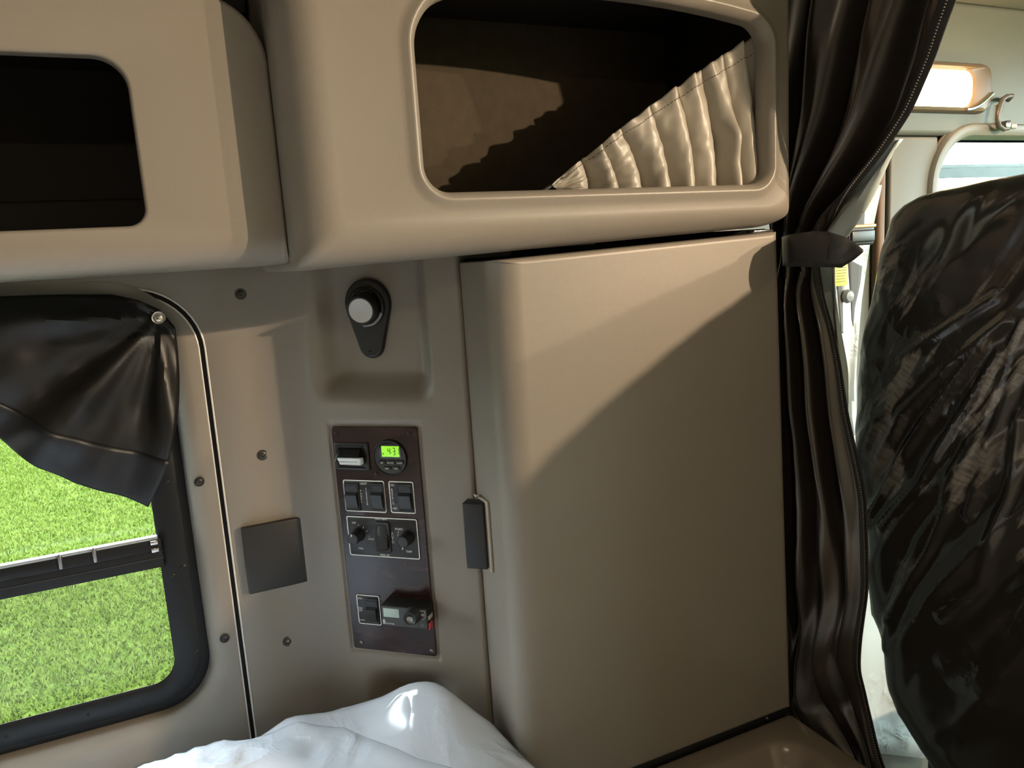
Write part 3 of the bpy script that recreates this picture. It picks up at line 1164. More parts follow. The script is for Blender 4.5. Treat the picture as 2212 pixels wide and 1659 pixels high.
# =================================================================== CONTROL PANEL
t = thing('control_panel', 'tall dark wood-look control panel screwed to the angled corner', 'panel', PC + ZUP * 1.10)
pl2, _ = rr(SA0, SA1, SB0, SB1, 0.0035, 6, 4)
plate('plate', pl2, -0.003, 0.0, MP, WOOD, t, bev=0.0008)
for x, y in ((726, 937), (884.6, 937), (814, 1024), (781, 1388), (933, 1405.7)):
    a, b = PL(x, y)
    screw(t, a, b, 0.0002, MP, 0.0030, mat=STEEL if y > 1100 else DARKSTEEL, recess=False)


def rect_from(pts, d=0.0):
    q = np.array([PL(x, y, d) for x, y in pts])
    return (q[0, 0] + q[3, 0]) / 2, (q[1, 0] + q[2, 0]) / 2, (q[2, 1] + q[3, 1]) / 2, (q[0, 1] + q[1, 1]) / 2


def border(name, a0, a1, b0, b1, w, parent, r=0.003, c=0.0006):
    o, _ = rr(a0, a1, b0, b1, r, 5, 3)
    i, _ = rr(a0 + w, a1 - w, b0 + w, b1 - w, max(r - w, 0.0008), 5, 3)
    band(name, o, i, c - 0.0004, c, MP, PRINT, parent)


def rocker(parent, a0, a1, b0, b1, bez=True):
    """black rocker with its lower half pressed out"""
    if bez:
        o, _ = rr(a0 - 0.0022, a1 + 0.0022, b0 - 0.0030, b1 + 0.0030, 0.0015, 4, 3)
        i, _ = rr(a0, a1, b0, b1, 0.0005, 4, 3)
        bz = loops('bezel', [xf(MP, l) for l in (lift(o, 0.0), lift(o, 0.0022), lift(inset(o, 0.0008), 0.0030), lift(i, 0.0028), lift(i, 0.0))], BLACK, parent)
    m = b0 + (b1 - b0) * 0.62
    prof = [(b1 - 0.0004, 0.0), (b1 - 0.0004, 0.0032), (m + 0.001, 0.0062), (m, 0.0068), (b0 + (b1 - b0) * 0.30, 0.0065), (b0 + 0.0006, 0.0036), (b0 + 0.0006, 0.0)]
    prof[2] = (m + (b1 - b0) * 0.10, 0.0030)
    prof[3] = (m, 0.0078)
    lsx = [xf(MP, [(a, b, c) for b, c in prof]) for a in (a0 + 0.0004, a1 - 0.0004)]
    return loops('rocker', lsx, SATINBLACK, parent, cap0=True, cap1=True, smooth=25)


# ---- courtesy light with white lever
a0, a1, b0, b1 = rect_from(((722, 955), (797, 956), (799, 1015), (729, 1014)))
t = thing('courtesy_light', 'black square courtesy light with a white lever beside the clock', 'light', PC + VD * (a0 + a1) / 2 + ZUP * (b0 + b1) / 2)
o, _ = rr(a0, a1, b0, b1, 0.002, 5, 3)
i, _ = rr(a0 + 0.006, a1 - 0.007, b0 + 0.005, b1 - 0.005, 0.001, 5, 3)
loops('bezel', [xf(MP, l) for l in (lift(o, 0.0), lift(o, 0.0025), lift(inset(o, 0.0012), 0.0035), lift(inset(o, 0.0035), 0.0035), lift(i, 0.0015))], BLACK, t, cap1=True)
i2, _ = rr(a0 + 0.007, a1 - 0.010, b0 + 0.008, b1 - 0.007, 0.0015, 5, 3)
hm = [(a0 + 0.007, b1 - 0.007), (a1 - 0.011, b1 - 0.007), (a1 - 0.011, b0 + 0.007), (a0 + 0.007, b0 + 0.007)]
hexa('hood', hm, [(a0 + 0.007, b1 - 0.010, 0.006), (a1 - 0.011, b1 - 0.010, 0.006), (a1 - 0.011, b0 + 0.016, 0.016), (a0 + 0.007, b0 + 0.016, 0.016)], 0.001, 0.01, MP, pmat('glossy_black_hood', (0.006, 0.006, 0.006), 0.15), t)
w0 = PL(728, 989, 0.016)
w1 = PL(779, 990, 0.016)
w2 = PL(781, 1005.5, 0.012)
w3 = PL(734, 1003.5, 0.012)
hexa('lever', [(w0[0], w0[1] - 0.001, 0.008), (w1[0], w1[1] - 0.001, 0.008), (w2[0], w2[1], 0.004), (w3[0], w3[1], 0.004)],
     [(w0[0], w0[1], 0.0175), (w1[0], w1[1], 0.0175), (w2[0] - 0.001, w2[1], 0.0135), (w3[0] + 0.001, w3[1], 0.0135)], 0, 0, MP, WHITE, t, bev=0.0012)

# ---- clock
ca, cb = PL(844, 988)
t = thing('digital_clock', 'round black clock with lit green display in the control panel', 'clock', PC + VD * ca + ZUP * cb)
Rc = 0.0262
lathe('bezel', ca, cb, [(Rc, 0.0), (Rc, 0.003), (Rc * 0.97, 0.0048), (Rc * 0.93, 0.0045), (Rc * 0.91, 0.0032)], MP, BLACK, t, n=48, cap0=False, cap1=False)
lathe('face', ca, cb, [(Rc * 0.92, 0.0015), (Rc * 0.91, 0.0030), (0, 0.0031)], MP, GAUGE, t, n=48, cap0=False)
# navy mask: window with arched top
ma0, ma1, mb0, mb1 = rect_from(((818.5, 964), (864.5, 964), (867.5, 990), (820.5, 990)), 0.0035)
arch = [(ma0, mb0), (ma1, mb0), (ma1, mb1)]
for k in range(1, 12):
    q = k / 12
    arch.append((ma1 + (ma0 - ma1) * q, mb1 + 0.0085 * sin(pi * q) ** 0.8))
arch.append((ma0, mb1))
plate('display_mask', np.array(arch), 0.003, 0.0036, MP, NAVY, t, bev=0.0002, nb=1)
sa0, sa1, sb0, sb1 = rect_from(((823.2, 963.7), (861.5, 963.7), (863.2, 987), (825.3, 987)), 0.0038)
scr = plate('display', rr(sa0, sa1, sb0, sb1, 0.0004, 3, 2)[0], 0.0034, 0.0040, MP, LCDGREEN, t, bev=0.0001, nb=1)
SEG = {'4': 'bcfg', '3': 'abcdg', '1': 'bc'}


def digit(ch, a, b, w, h, th=0.0009, cut=None):
    sg = {'a': (a, a + w, b + h - th, b + h), 'd': (a, a + w, b, b + th), 'g': (a, a + w, b + h / 2 - th / 2, b + h / 2 + th / 2),
          'b': (a + w - th, a + w, b + h / 2 + 0.0003, b + h - 0.0003), 'c': (a + w - th, a + w, b + 0.0003, b + h / 2 - 0.0003),
          'f': (a, a + th, b + h / 2 + 0.0003, b + h - 0.0003), 'e': (a, a + th, b, b + h / 2)}
    for s_ in SEG[ch]:
        q = sg[s_]
        rbox('digit_segment', q[0], q[1], q[2], q[3], 0.0039, 0.00415, MP, LCDDARK, scr, bev=0)


dw, dh = (sa1 - sa0), (sb1 - sb0)
digit('4', sa0 + dw * 0.35, sb0 + dh * 0.24, dw * 0.145, dh * 0.58)
digit('3', sa0 + dw * 0.65, sb0 + dh * 0.17, dw * 0.120, dh * 0.68)
digit('1', sa0 + dw * 0.85, sb0 + dh * 0.24, dw * 0.145, dh * 0.58)
for q in (0.36, 0.68):
    rbox('digit_segment', sa0 + dw * 0.545, sa0 + dw * 0.575, sb0 + dh * q, sb0 + dh * (q + 0.06), 0.0039, 0.00412, MP, LCDDARK, scr, bev=0)
rbox('digit_segment', sa0 + dw * 0.03, sa0 + dw * 0.11, sb0 + dh * 0.27, sb0 + dh * 0.34, 0.0039, 0.00412, MP, LCDDARK, scr, bev=0)
rbox('digit_segment', sa0 + dw * 0.075, sa0 + dw * 0.11, sb0 + dh * 0.18, sb0 + dh * 0.27, 0.0039, 0.00412, MP, LCDDARK, scr, bev=0)
for s_, x, y, x0_, x1_ in (('SET', 825, 999.5, 818, 833.5), ('SNOOZE', 843, 999.5, 836, 853), ('ALARM', 863, 1000, 855, 872), ('HRS', 835.5, 1012, 829, 844.5), ('MIN', 855, 1012, 847.5, 863.5)):
    qa, qb = PL(x0_, y, 0.004)[0], PL(x1_, y, 0.004)[0]
    bm_ = PL((x0_ + x1_) / 2, y - 1, 0.004)[1]
    bt = plate('button', rr(qa, qb, bm_ - 0.0027, bm_ + 0.0027, 0.0018, 4, 2)[0], 0.003, 0.0047, MP, BLACK, t, bev=0.0006)
    ta_, tb_ = PL(x, y + 0.6, 0.0047)
    text('legend', s_, ta_, tb_, 0.0048, 0.0030, MP, PRINT, bt, stretch=1.0 if len(s_) < 4 else 0.85)

# ---- light switches
a0, a1, b0, b1 = rect_from(((741, 1036), (830, 1038), (836, 1107), (748, 1104)))
t = thing('light_switch', 'pair of black rocker switches marked LIGHT, PANEL and SLEEPER', 'switch', PC + VD * (a0 + a1) / 2 + ZUP * (b0 + b1) / 2)
pb = plate('label_plate', rr(a0 + 0.0004, a1 - 0.0004, b0 + 0.0004, b1 - 0.0004, 0.003, 5, 3)[0], 0.0, 0.0005, MP, SATINBLACK, t, bev=0.0001, nb=1)
border('white_border', a0, a1, b0, b1, 0.0015, t, c=0.0011)
for pts in (((744, 1049), (770, 1050), (774, 1100), (749, 1099)), ((800, 1049), (824, 1050), (828, 1100), (804, 1099))):
    q = rect_from(pts, 0.004)
    rocker(t, *q)
x_, y_ = PL(785.5, 1044.5)
text('legend', 'LIGHT', x_, y_, 0.0007, 0.0046, MP, PRINT, t, 0.85)
x_, y_ = PL(780.5, 1072)
text('legend', 'PANEL', x_, y_, 0.0007, 0.0050, MP, PRINT, t, 0.9, vertical=True)
x_, y_ = PL(796, 1071.5)
text('legend', 'SLEEPER', x_ - 0.001, y_, 0.0034, 0.0048, MP, PRINT, t, 0.8, vertical=True)

# ---- refrigerator switch
a0, a1, b0, b1 = rect_from(((839, 1039), (893, 1040), (899, 1109), (846, 1108)))
t = thing('refrigerator_switch', 'single black rocker switch marked REFRIG, ON above OFF', 'switch', PC + VD * (a0 + a1) / 2 + ZUP * (b0 + b1) / 2)
plate('label_plate', rr(a0 + 0.0004, a1 - 0.0004, b0 + 0.0004, b1 - 0.0004, 0.003, 5, 3)[0], 0.0, 0.0005, MP, SATINBLACK, t, bev=0.0001, nb=1)
border('white_border', a0, a1, b0, b1, 0.0015, t, c=0.0011)
rocker(t, *rect_from(((860, 1051), (886, 1051), (889.5, 1102), (863, 1101)), 0.004))
for s_, x, y, sz, vt in (('ON', 847.5, 1048, 0.0046, False), ('OFF', 853.5, 1098.5, 0.0046, False), ('REFRIG', 848.5, 1072.5, 0.0050, True)):
    x_, y_ = PL(x, y)
    text('legend', s_, x_, y_, 0.0007, sz, MP, PRINT, t, 0.9, vertical=vt)

# ---- climate control
a0, a1, b0, b1 = rect_from(((748.5, 1114), (901, 1121), (908.6, 1209), (757.6, 1197.5)))
t = thing('climate_control', 'black heating and cooling control with two knobs and a rocker', 'climate control', PC + VD * (a0 + a1) / 2 + ZUP * (b0 + b1) / 2)
plate('label_plate', rr(a0 - 0.0008, a1 + 0.0008, b0 - 0.0008, b1 + 0.0008, 0.003, 5, 3)[0], 0.0, 0.0010, MP, SATINBLACK, t, bev=0.0003, nb=1)
border('white_border', a0, a1, b0, b1, 0.0014, t, c=0.0014)
for s_, x, y, sz, vt in (('MAX HEAT', 824, 1121, 0.0046, False), ('MAX AC', 832, 1199, 0.0046, False), ('OFF', 765, 1129.3, 0.0045, False), ('FAN', 780, 1184.6, 0.0045, False),
                         ('HIGH', 802, 1164.3, 0.0045, False), ('WARM', 861.6, 1143, 0.0045, False), ('TEMP', 883.6, 1191.7, 0.0046, False), ('AUTO', 848.5, 1161.5, 0.0055, True)):
    x_, y_ = PL(x, y, 0.001)
    text('legend', s_, x_, y_, 0.0015, sz, MP, PRINT, t, 0.9, vertical=vt)
kn = pmat('knob_cap_plastic', (0.030, 0.032, 0.033), 0.4)
for (x, y), (px_, py_), (mx, my) in (((761, 1165), (783, 1157), (758.5, 1157.5)), ((868.7, 1172), (886.5, 1165), (869.5, 1184.5))):
    base_s = PL(px_, py_, 0.001)
    H = 0.020
    fc = PL(x, y, H)
    r_ = 0.0092
    kb = loops('knob', [xf(MP, lift(circle(fc[0], fc[1], r, 40), c)) for r, c in ((r_ * 1.12, 0.001), (r_ * 1.12, 0.004), (r_, 0.006), (r_ * 0.97, H - 0.0012), (r_ * 0.90, H), (r_ * 0.80, H), (r_ * 0.76, H - 0.0008), (0.0001, H - 0.0008))], BLACK, t, cap1=True)
    lathe('knob_cap', fc[0], fc[1], [(r_ * 0.775, H - 0.001), (r_ * 0.77, H - 0.0004), (0, H - 0.0003)], MP, kn, kb, cap0=False)
    mk = PL(mx, my, H)
    rbox('pointer_mark', mk[0] - 0.0008, mk[0] + 0.0008, mk[1] - 0.0017, mk[1] + 0.0017, H - 0.0005, H - 0.0001, MP, PRINT, kb, bev=0)
q = rect_from(((808.5, 1125), (842, 1127), (847, 1194), (815, 1192)), 0.001)
loops('rocker_bezel', [xf(MP, l) for l in (lift(rr(*q, 0.004, 5, 3)[0], 0.0008), lift(rr(*q, 0.004, 5, 3)[0], 0.0030), lift(inset(rr(*q, 0.004, 5, 3)[0], 0.001), 0.0040), lift(inset(rr(*q, 0.004, 5, 3)[0], 0.0045), 0.0036), lift(inset(rr(*q, 0.004, 5, 3)[0], 0.0048), 0.001))], BLACK, t)
q = rect_from(((812, 1136), (834, 1136.5), (839, 1187), (817, 1185)), 0.006)
rk, _ = rr(*q, 0.0015, 5, 4)
mid = (q[2] + q[3]) / 2
hgt = 0.0045 + 0.0035 * np.clip((mid + 0.004 - rk[:, 1]) / (q[3] - q[2]) * 2, -0.6, 1)
loops('rocker', [xf(MP, l) for l in (lift(rk, 0.001), lift(rk, hgt), lift(inset(rk, 0.0008), hgt + 0.0007))], SATINBLACK, t, cap1=True)
x_, y_ = PL(821, 1157.5, 0.008)
rbox('rocker_line', q[0] + 0.001, q[1] - 0.001, mid + 0.0022, mid + 0.0027, 0.0048, 0.0056, MP, BLACK, t, bev=0)
for (x0_, y0_), (x1_, y1_), w in (((774, 1133), (775, 1136), 0.0004), ((785.6, 1137), (784.2, 1141), 0.0004), ((794.5, 1145.8), (791.3, 1148.7), 0.0004), ((799.2, 1158), (796.5, 1158.6), 0.0004), ((861, 1147.5), (859.8, 1152), 0.0006), ((860, 1154), (858.8, 1158), 0.0004)):
    tube('dial_mark', xf(MP, [(*PL(x0_, y0_, 0.0013), 0.0013), (*PL(x1_, y1_, 0.0013), 0.0013)]), w, PRINT, t, n=6)

# ---- fan switch
a0, a1, b0, b1 = rect_from(((769, 1282), (819.6, 1288), (825.5, 1351), (777, 1346)))
t = thing('fan_switch', 'black rocker switch marked HIGH, FAN OFF and LOW at panel bottom', 'switch', PC + VD * (a0 + a1) / 2 + ZUP * (b0 + b1) / 2)
plate('label_plate', rr(a0 + 0.0004, a1 - 0.0004, b0 + 0.0004, b1 - 0.0004, 0.003, 5, 3)[0], 0.0, 0.0005, MP, SATINBLACK, t, bev=0.0001, nb=1)
border('white_border', a0, a1, b0, b1, 0.0013, t, c=0.0011)
rocker(t, *rect_from(((789, 1298), (811.5, 1300), (815.6, 1345), (793, 1343)), 0.004))
for s_, x, y in (('HIGH', 777.3, 1292), ('FAN', 779, 1313), ('OFF', 779.3, 1318), ('LOW', 783, 1339)):
    x_, y_ = PL(x, y)
    text('legend', s_, x_, y_, 0.0008, 0.0042, MP, PRINT, t, 0.9)

# ---- heater controller box standing proud of the panel
HD = 0.027
f4 = [PL(x, y, HD) for x, y in ((822, 1307.5), (920, 1316), (926, 1358), (826, 1352))]
b4 = [PL(x, y, 0.0) for x, y in ((841, 1289), (929, 1296), (935, 1342), (848, 1335))]
fa0, fa1 = (f4[0][0] + f4[3][0]) / 2, (f4[1][0] + f4[2][0]) / 2
fb0, fb1 = (f4[2][1] + f4[3][1]) / 2, (f4[0][1] + f4[1][1]) / 2
t = thing('heater_controller', 'black boxed heater controller with pale display and round knob', 'controller', PC + VD * (fa0 + fa1) / 2 + ZUP * (fb0 + fb1) / 2)
hexa('case', [(fa0 - 0.0005, fb0 - 0.0005), (fa1 - 0.001, fb0 - 0.0005), (fa1 - 0.001, fb1 + 0.001), (fa0 - 0.0005, fb1 + 0.001)], [(fa0, fb0), (fa1, fb0), (fa1, fb1), (fa0, fb1)], 0.0, HD, MP, BLACK, t, bev=0.0012)
plate('face', rr(fa0 + 0.001, fa1 - 0.001, fb0 + 0.001, fb1 - 0.001, 0.001, 4, 3)[0], HD - 0.001, HD + 0.0006, MP, pmat('charcoal_face_plate', (0.045, 0.048, 0.048), 0.4), t, bev=0.0004)
q = rect_from(((827.5, 1312.5), (861.5, 1316), (863.5, 1334.5), (829.5, 1331.5)), HD)
plate('display', rr(*q, 0.0008, 4, 3)[0], HD, HD + 0.0010, MP, LCDGREY, t, bev=0.0003)
H2 = HD + 0.014
kc = PL(884.5, 1337, H2)
kb = lathe('knob', kc[0], kc[1], [(0.0122, HD), (0.0122, HD + 0.004), (0.0114, HD + 0.005), (0.0108, H2 - 0.002), (0.0095, H2), (0.0062, H2 - 0.0015), (0.003, H2 - 0.0035), (0, H2 - 0.004)], MP, SATINBLACK, t, n=40, cap0=False)
lathe('knob_dimple', kc[0], kc[1] - 0.002, [(0.0058, H2 - 0.0022), (0.005, H2 - 0.001), (0.003, H2 - 0.0018), (0, H2 - 0.002)], MP, pmat('polished_black', (0.25, 0.25, 0.23), 0.12, metal=0.9, bump=0.5, bscale=500), kb, n=24, cap0=False)
bq = [PL(x, y, HD + 0.001) for x, y in ((899, 1319), (917.5, 1320.5), (919.5, 1332), (915, 1338.5), (911, 1338), (906, 1331))]
ob = plate('button_surround', np.array(bq)[::-1], HD, HD + 0.0010, MP, GREYPRINT, t, bev=0.0001, nb=1)
c_ = np.array(bq).mean(0)
plate('button', (c_ + (np.array(bq) - c_) * 0.86)[::-1], HD, HD + 0.0020, MP, SATINBLACK, t, bev=0.0004, nb=2)
x_, y_ = PL(913, 1328.5, HD + 0.002)
band('button_symbol', rr(x_ - 0.0021, x_ + 0.0021, y_ - 0.0017, y_ + 0.0017, 0.0008, 4, 2)[0], rr(x_ - 0.0012, x_ + 0.0012, y_ - 0.0008, y_ + 0.0008, 0.0003, 4, 2)[0], HD + 0.0018, HD + 0.0023, MP, GREYPRINT, t)
rbox('status_mark', PL(909, 1350, HD)[0], PL(917, 1350, HD)[0], PL(912, 1352, HD)[1] - 0.001, PL(912, 1346, HD)[1], HD, HD + 0.0008, MP, pmat('grey_green_mark', (0.07, 0.09, 0.085), 0.4), t, bev=0.0002)
# emblem: upright rounded block with a slanted divide
x_, y_ = PL(830.3, 1342.3, HD)
em = plate('emblem', rr(x_ - 0.0017, x_ + 0.0017, y_ - 0.0032, y_ + 0.0032, 0.0008, 4, 2)[0], HD + 0.0005, HD + 0.0009, MP, PRINT, t, bev=0.0001, nb=1)
for s0 in (-0.0013, 0.0012):
    rbox('emblem_gap', x_ - 0.0009, x_ + 0.0007, y_ + s0 - 0.0006, y_ + s0 + 0.0006, HD + 0.0008, HD + 0.0011, MP, BLACK, em, bev=0)
x_, y_ = PL(843.5, 1346.3, HD)
text('legend', 'SmarTemp', x_, y_, HD + 0.0008, 0.0030, MP, PRINT, t, 1.0)
# pieces on the right side of the case
MS = mat4(-ND, ZUP, VD, PC + VD * (fa1 - 0.0006))      # (into wall, Z, outwards along the panel)
s0 = [PL(x, y, HD - 0.008) for x, y in ((926, 1332),)][0]
rbox('side_tab', -HD + 0.003, -HD + 0.016, s0[1] - 0.0030, s0[1] + 0.0030, 0.0, 0.0022, MS, GREYPRINT, t, bev=0.0008)
s0 = [PL(x, y, HD - 0.010) for x, y in ((926, 1348.5),)][0]
rbox('red_sticker', -HD + 0.003, -HD + 0.014, s0[1] - 0.0048, s0[1] + 0.0048, 0.0, 0.0018, MS, RED, t, bev=0.0006)

# =================================================================== SMALL WINDOW CURTAIN
t = thing('window_curtain', 'short black vinyl curtain snapped up over the window corner', 'curtain', (-0.2, 1.13, 1.4))
ny, nx = 46, 120
# top edge and hem in photograph pixels, columns run left to right
U = np.linspace(-0.9, 1, nx)
G = np.zeros((ny, nx, 3))
tx = np.interp(U, [-0.9, 0, 0.35, 0.6, 0.8, 0.92, 1.0], [-560, 0, 140, 240, 300, 345, 378])
ty = np.interp(U, [-0.9, 0, 0.35, 0.6, 0.8, 0.92, 1.0], [672, 640, 636, 636, 648, 668, 706])
mx_ = np.interp(U, [-0.9, 0, 0.35, 0.6, 0.8, 0.92, 1.0], [-560, 0, 110, 195, 270, 318, 362])
my_ = np.interp(U, [-0.9, 0, 0.35, 0.6, 0.8, 0.92, 1.0], [845, 872, 928, 957, 975, 986, 994])
hx = np.interp(U, [-0.9, 0, 0.35, 0.6, 0.8, 0.92, 1.0], [-560, 0, 84, 160, 236, 282, 321])
hy = np.interp(U, [-0.9, 0, 0.35, 0.6, 0.8, 0.92, 1.0], [905, 944, 1000, 1036, 1060, 1075, 1090])
nb_ = 34
for i in range(ny):
    for j in range(nx):
        if i < nb_:
            v = i / (nb_ - 1)
            x = tx[j] + (mx_[j] - tx[j]) * v
            y = ty[j] + (my_[j] - ty[j]) * v
            x += 16 * sin(pi * v) * max(0, U[j]) ** 3
        else:
            v = (i - nb_ + 1) / (ny - nb_)
            x = mx_[j] + (hx[j] - mx_[j]) * v
            y = my_[j] + (hy[j] - my_[j]) * v
        vv = i / (ny - 1)
        # folds fan out from the snap at (342, 687)
        ang = atan2(y - 687, 342 - x)
        rr_ = math.hypot(x - 342, y - 687) / 400
        ang = atan2(abs(y - 687) + 4, 342 - x)
        dep = 0.010 + 0.013 * sin(ang * 7.5 + 0.8 + 0.5 * sin(3 * rr_)) * min(1, rr_ * 2.2) * (1 - 0.5 * vv) + 0.02 * sin(pi * min(1, vv)) * 0.8
        dep += 0.005 * sin(ang * 15 + 2.0) * min(1, rr_ * 2)
        dep += 0.004 * mnoise.noise(Vector((x / 70, y / 70, 3)))
        if i >= nb_:
            dep += 0.003
        p = onY(x, y, 1.135)
        G[i, j] = (p[0], 1.138 - dep - 0.004, p[2])
grid('fabric', G[:nb_], pmat('matt_black_valance_vinyl', (0.006, 0.0055, 0.005), 0.42, bump=0.08, bscale=500, spec=0.4), t, thick=0.0012)
grid('hem_band', np.concatenate([G[nb_ - 2:nb_ - 1] - np.array([0, 0.0012, 0]), G[nb_ - 1:nb_] - np.array([0, 0.0022, 0]), G[nb_:]]), VINYLHEM, t, thick=0.0016)
p = onY(342, 687, 1.112)
lathe('snap', p[0], p[2], [(0.0092, 0.0), (0.0092, 0.0025), (0.008, 0.0042), (0.006, 0.0036), (0.004, 0.0044), (0, 0.0048)], MW(1.119), CHROME, t, n=28, cap0=False)

# =================================================================== MATTRESS IN WHITE PLASTIC
t = thing('mattress', 'mattress wrapped in white plastic in the sleeper corner', 'mattress', (-0.2, 0.5, 0.55))
ol = np.array([(-1.20, 1.085), (-0.6, 1.085), (-0.2, 1.085), (0.03, 1.085), (0.12, 1.075), (0.19, 1.048), (0.25, 0.992), (0.305, 0.942), (0.345, 0.900), (0.376, 0.80), (0.396, 0.70), (0.408, 0.5), (0.412, 0.2), (0.412, -0.30), (0.0, -0.40), (-0.6, -0.40), (-1.20, -0.40), (-1.20, 0.4)])


def resample(l, n):
    l = np.concatenate([l, l[:1]])
    d = np.concatenate([[0], np.cumsum(np.linalg.norm(np.diff(l, axis=0), axis=1))])
    q = np.linspace(0, d[-1], n, endpoint=False)
    return np.stack([np.interp(q, d, l[:, 0]), np.interp(q, d, l[:, 1])], 1)


def bag_z(x, y):
    z = 0.838 + 0.012 * mnoise.noise(Vector((x * 4, y * 4, 1))) + 0.006 * mnoise.noise(Vector((x * 13, y * 11, 5)))
    z += 0.008 * (1 - 3 * abs(mnoise.noise(Vector((x * 9 + 3 * y, y * 16, 21))))) * sstep(-0.1, 0.25, mnoise.noise(Vector((x * 3, y * 3, 31))))
    z += 0.005 * (1 - 3 * abs(mnoise.noise(Vector((x * 25, y * 12 + 9 * x, 23))))) * sstep(-0.1, 0.25, mnoise.noise(Vector((x * 5, y * 5, 33))))
    z += 0.098 * math.exp(-(abs((x - 0.285) / 0.095) ** 1.45 + abs((y - 0.985) / 0.11) ** 1.45))
    z += 0.020 * math.exp(-(((x - 0.10) / 0.10) ** 2 + ((y - 1.06) / 0.05) ** 2))
    return z


def pillow(name, outline, zf, mat, parent, zlow, n=420, rings=120, roll=0.05, cen=None):
    o = resample(outline, n)
    c = np.array(cen) if cen is not None else o.mean(0)
    ls = []
    for k in range(rings):
        q = (k + 0.02) / (rings - 1)
        q = 1 - (1 - min(q, 1)) ** 1.25
        l = c + (o - c) * min(q, 1)
        e = 1 - min(q, 1)
        zz = np.array([zf(x, y) for x, y in l])
        drop = roll * (1 - np.sqrt(np.clip(1 - np.clip(1 - e / 0.10, 0, 1) ** 2, 0, 1)))
        ls.append(np.stack([l[:, 0], l[:, 1], zz - drop], 1))
    l = c + (o - c) * 0.995
    ls.append(np.stack([l[:, 0], l[:, 1], np.full(n, zlow)], 1))
    return loops(name, ls, mat, parent, cap0=True, smooth=60)


pillow('plastic_wrap', ol, bag_z, WHITEFILM, t, 0.50, cen=(0.10, 0.80), roll=0.022)
f1 = onZ(650, 1547, 0.862)
f2 = onZ(745, 1534, 0.880)
f3 = onZ(900, 1588, 0.890)
f4_ = onZ(1050, 1645, 0.872)
fl = np.array([(-1.18, 1.07), (-0.5, 1.07), (-0.15, 1.075), (0.0, 1.075), (f1[0], f1[1] - 0.01), (f2[0], f2[1]), (f3[0], f3[1]), (f4_[0], f4_[1]), (0.36, 0.62), (0.36, 0.2), (0.3, -0.25), (-0.5, -0.35), (-1.18, -0.35), (-1.18, 0.4)])


def flap_z(x, y):
    return max(flap_z0(x, y), bag_z(x, y) + 0.011)


def flap_z0(x, y):
    return 0.852 + 0.008 * (1 - 3 * abs(mnoise.noise(Vector((x * 10 + 4 * y, y * 14, 41))))) * sstep(-0.1, 0.2, mnoise.noise(Vector((x * 4, y * 4, 51)))) + 0.005 * (1 - 3 * abs(mnoise.noise(Vector((x * 26, y * 18 - 9 * x, 43))))) * sstep(-0.1, 0.2, mnoise.noise(Vector((x * 6, y * 6, 53)))) + 0.010 * mnoise.noise(Vector((x * 5, y * 5, 11))) + 0.004 * mnoise.noise(Vector((x * 17, y * 14, 7))) + 0.012 * math.exp(-(((x - 0.02) / 0.12) ** 2 + ((y - 1.0) / 0.10) ** 2))


pillow('plastic_fold', fl, flap_z, WHITEFILM, t, 0.80, cen=(-0.05, 0.75), roll=0.028)

# =================================================================== CAB CURTAIN
t = thing('cab_curtain', 'long black vinyl curtain with a zip edge between sleeper and cab', 'curtain', (0.85, 0.8, 1.4))
KX = 0.852
rows_y = np.array([-345, 0, 120, 240, 330, 410, 470, 505, 540, 575, 620, 700, 800, 900, 1000, 1080, 1180, 1270, 1360, 1450, 1530, 1600, 1680, 1760.])
left_x = np.array([1676, 1673, 1673, 1672, 1671, 1670, 1668, 1666, 1664, 1662, 1661, 1660, 1660, 1660, 1660, 1660, 1660, 1660, 1662, 1668, 1680, 1720, 1775, 1830.])
right_x = np.array([2190, 2072, 2030, 1976, 1917, 1850, 1795, 1768, 1758, 1757, 1768, 1797, 1817, 1832, 1854, 1868, 1874, 1874, 1868, 1856, 1866, 1893, 1925, 1955.])
nr_, ncl = 150, 170
vy = np.linspace(rows_y[0], rows_y[-1], nr_)
lx = np.interp(vy, rows_y, left_x)
rx = np.interp(vy, rows_y, right_x)
ker = np.array([1, 2, 3, 2, 1.]) / 9
lx[2:-2] = np.convolve(lx, ker, 'same')[2:-2]
rx[2:-2] = np.convolve(rx, ker, 'same')[2:-2]
G = np.zeros((nr_, ncl, 3))
for i in range(nr_):
    y = vy[i]
    wpx = rx[i] - lx[i]
    pinch = math.exp(-((y - 540) / 90) ** 2)
    up = 1 / (1 + math.exp((y - 520) / 40))
    low = sstep(1180, 1420, y)
    for j in range(ncl):
        u = j / (ncl - 1)
        x = lx[i] + wpx * u
        f = 3.2 * up + 4.6 * (1 - up)
        ph = 2 * pi * f * u ** (0.95 * up + 0.85 * (1 - up)) + 0.35 * sin(y / 210 + 2 * u) + 1.1
        amp = (0.026 * up + 0.018 * (1 - up)) * (1 - 0.55 * pinch) * (1 - 0.45 * low)
        dx = amp * (sin(ph) + 0.22 * sin(2.1 * ph + y / 300.0)) * (1 - 0.85 * u ** 6)
        dx += 0.006 * pinch * sin(2 * pi * 7 * u)
        dx += 0.010 * mnoise.noise(Vector((u * 4, y / 160, 2))) * (0.4 + low)
        dx += low * 0.014 * sin(5 * u + y / 60) * (1 - u ** 4)
        # looped sag folds left of the zip
        g_ = math.exp(-((u - 0.72) / 0.14) ** 2 - ((y - 1040) / 110) ** 2)
        dx += 0.012 * g_ * sin(u * 60)
        p = onX(x, y, KX)
        G[i, j] = (KX - dx + 0.012 * pinch, p[1], p[2])
mj = ncl - 12
fab = grid('fabric', G[:, :mj], VINYL, t, thick=0.0012)
zb = G[:, mj - 1:].copy()
zb[:, :, 0] -= 0.0015
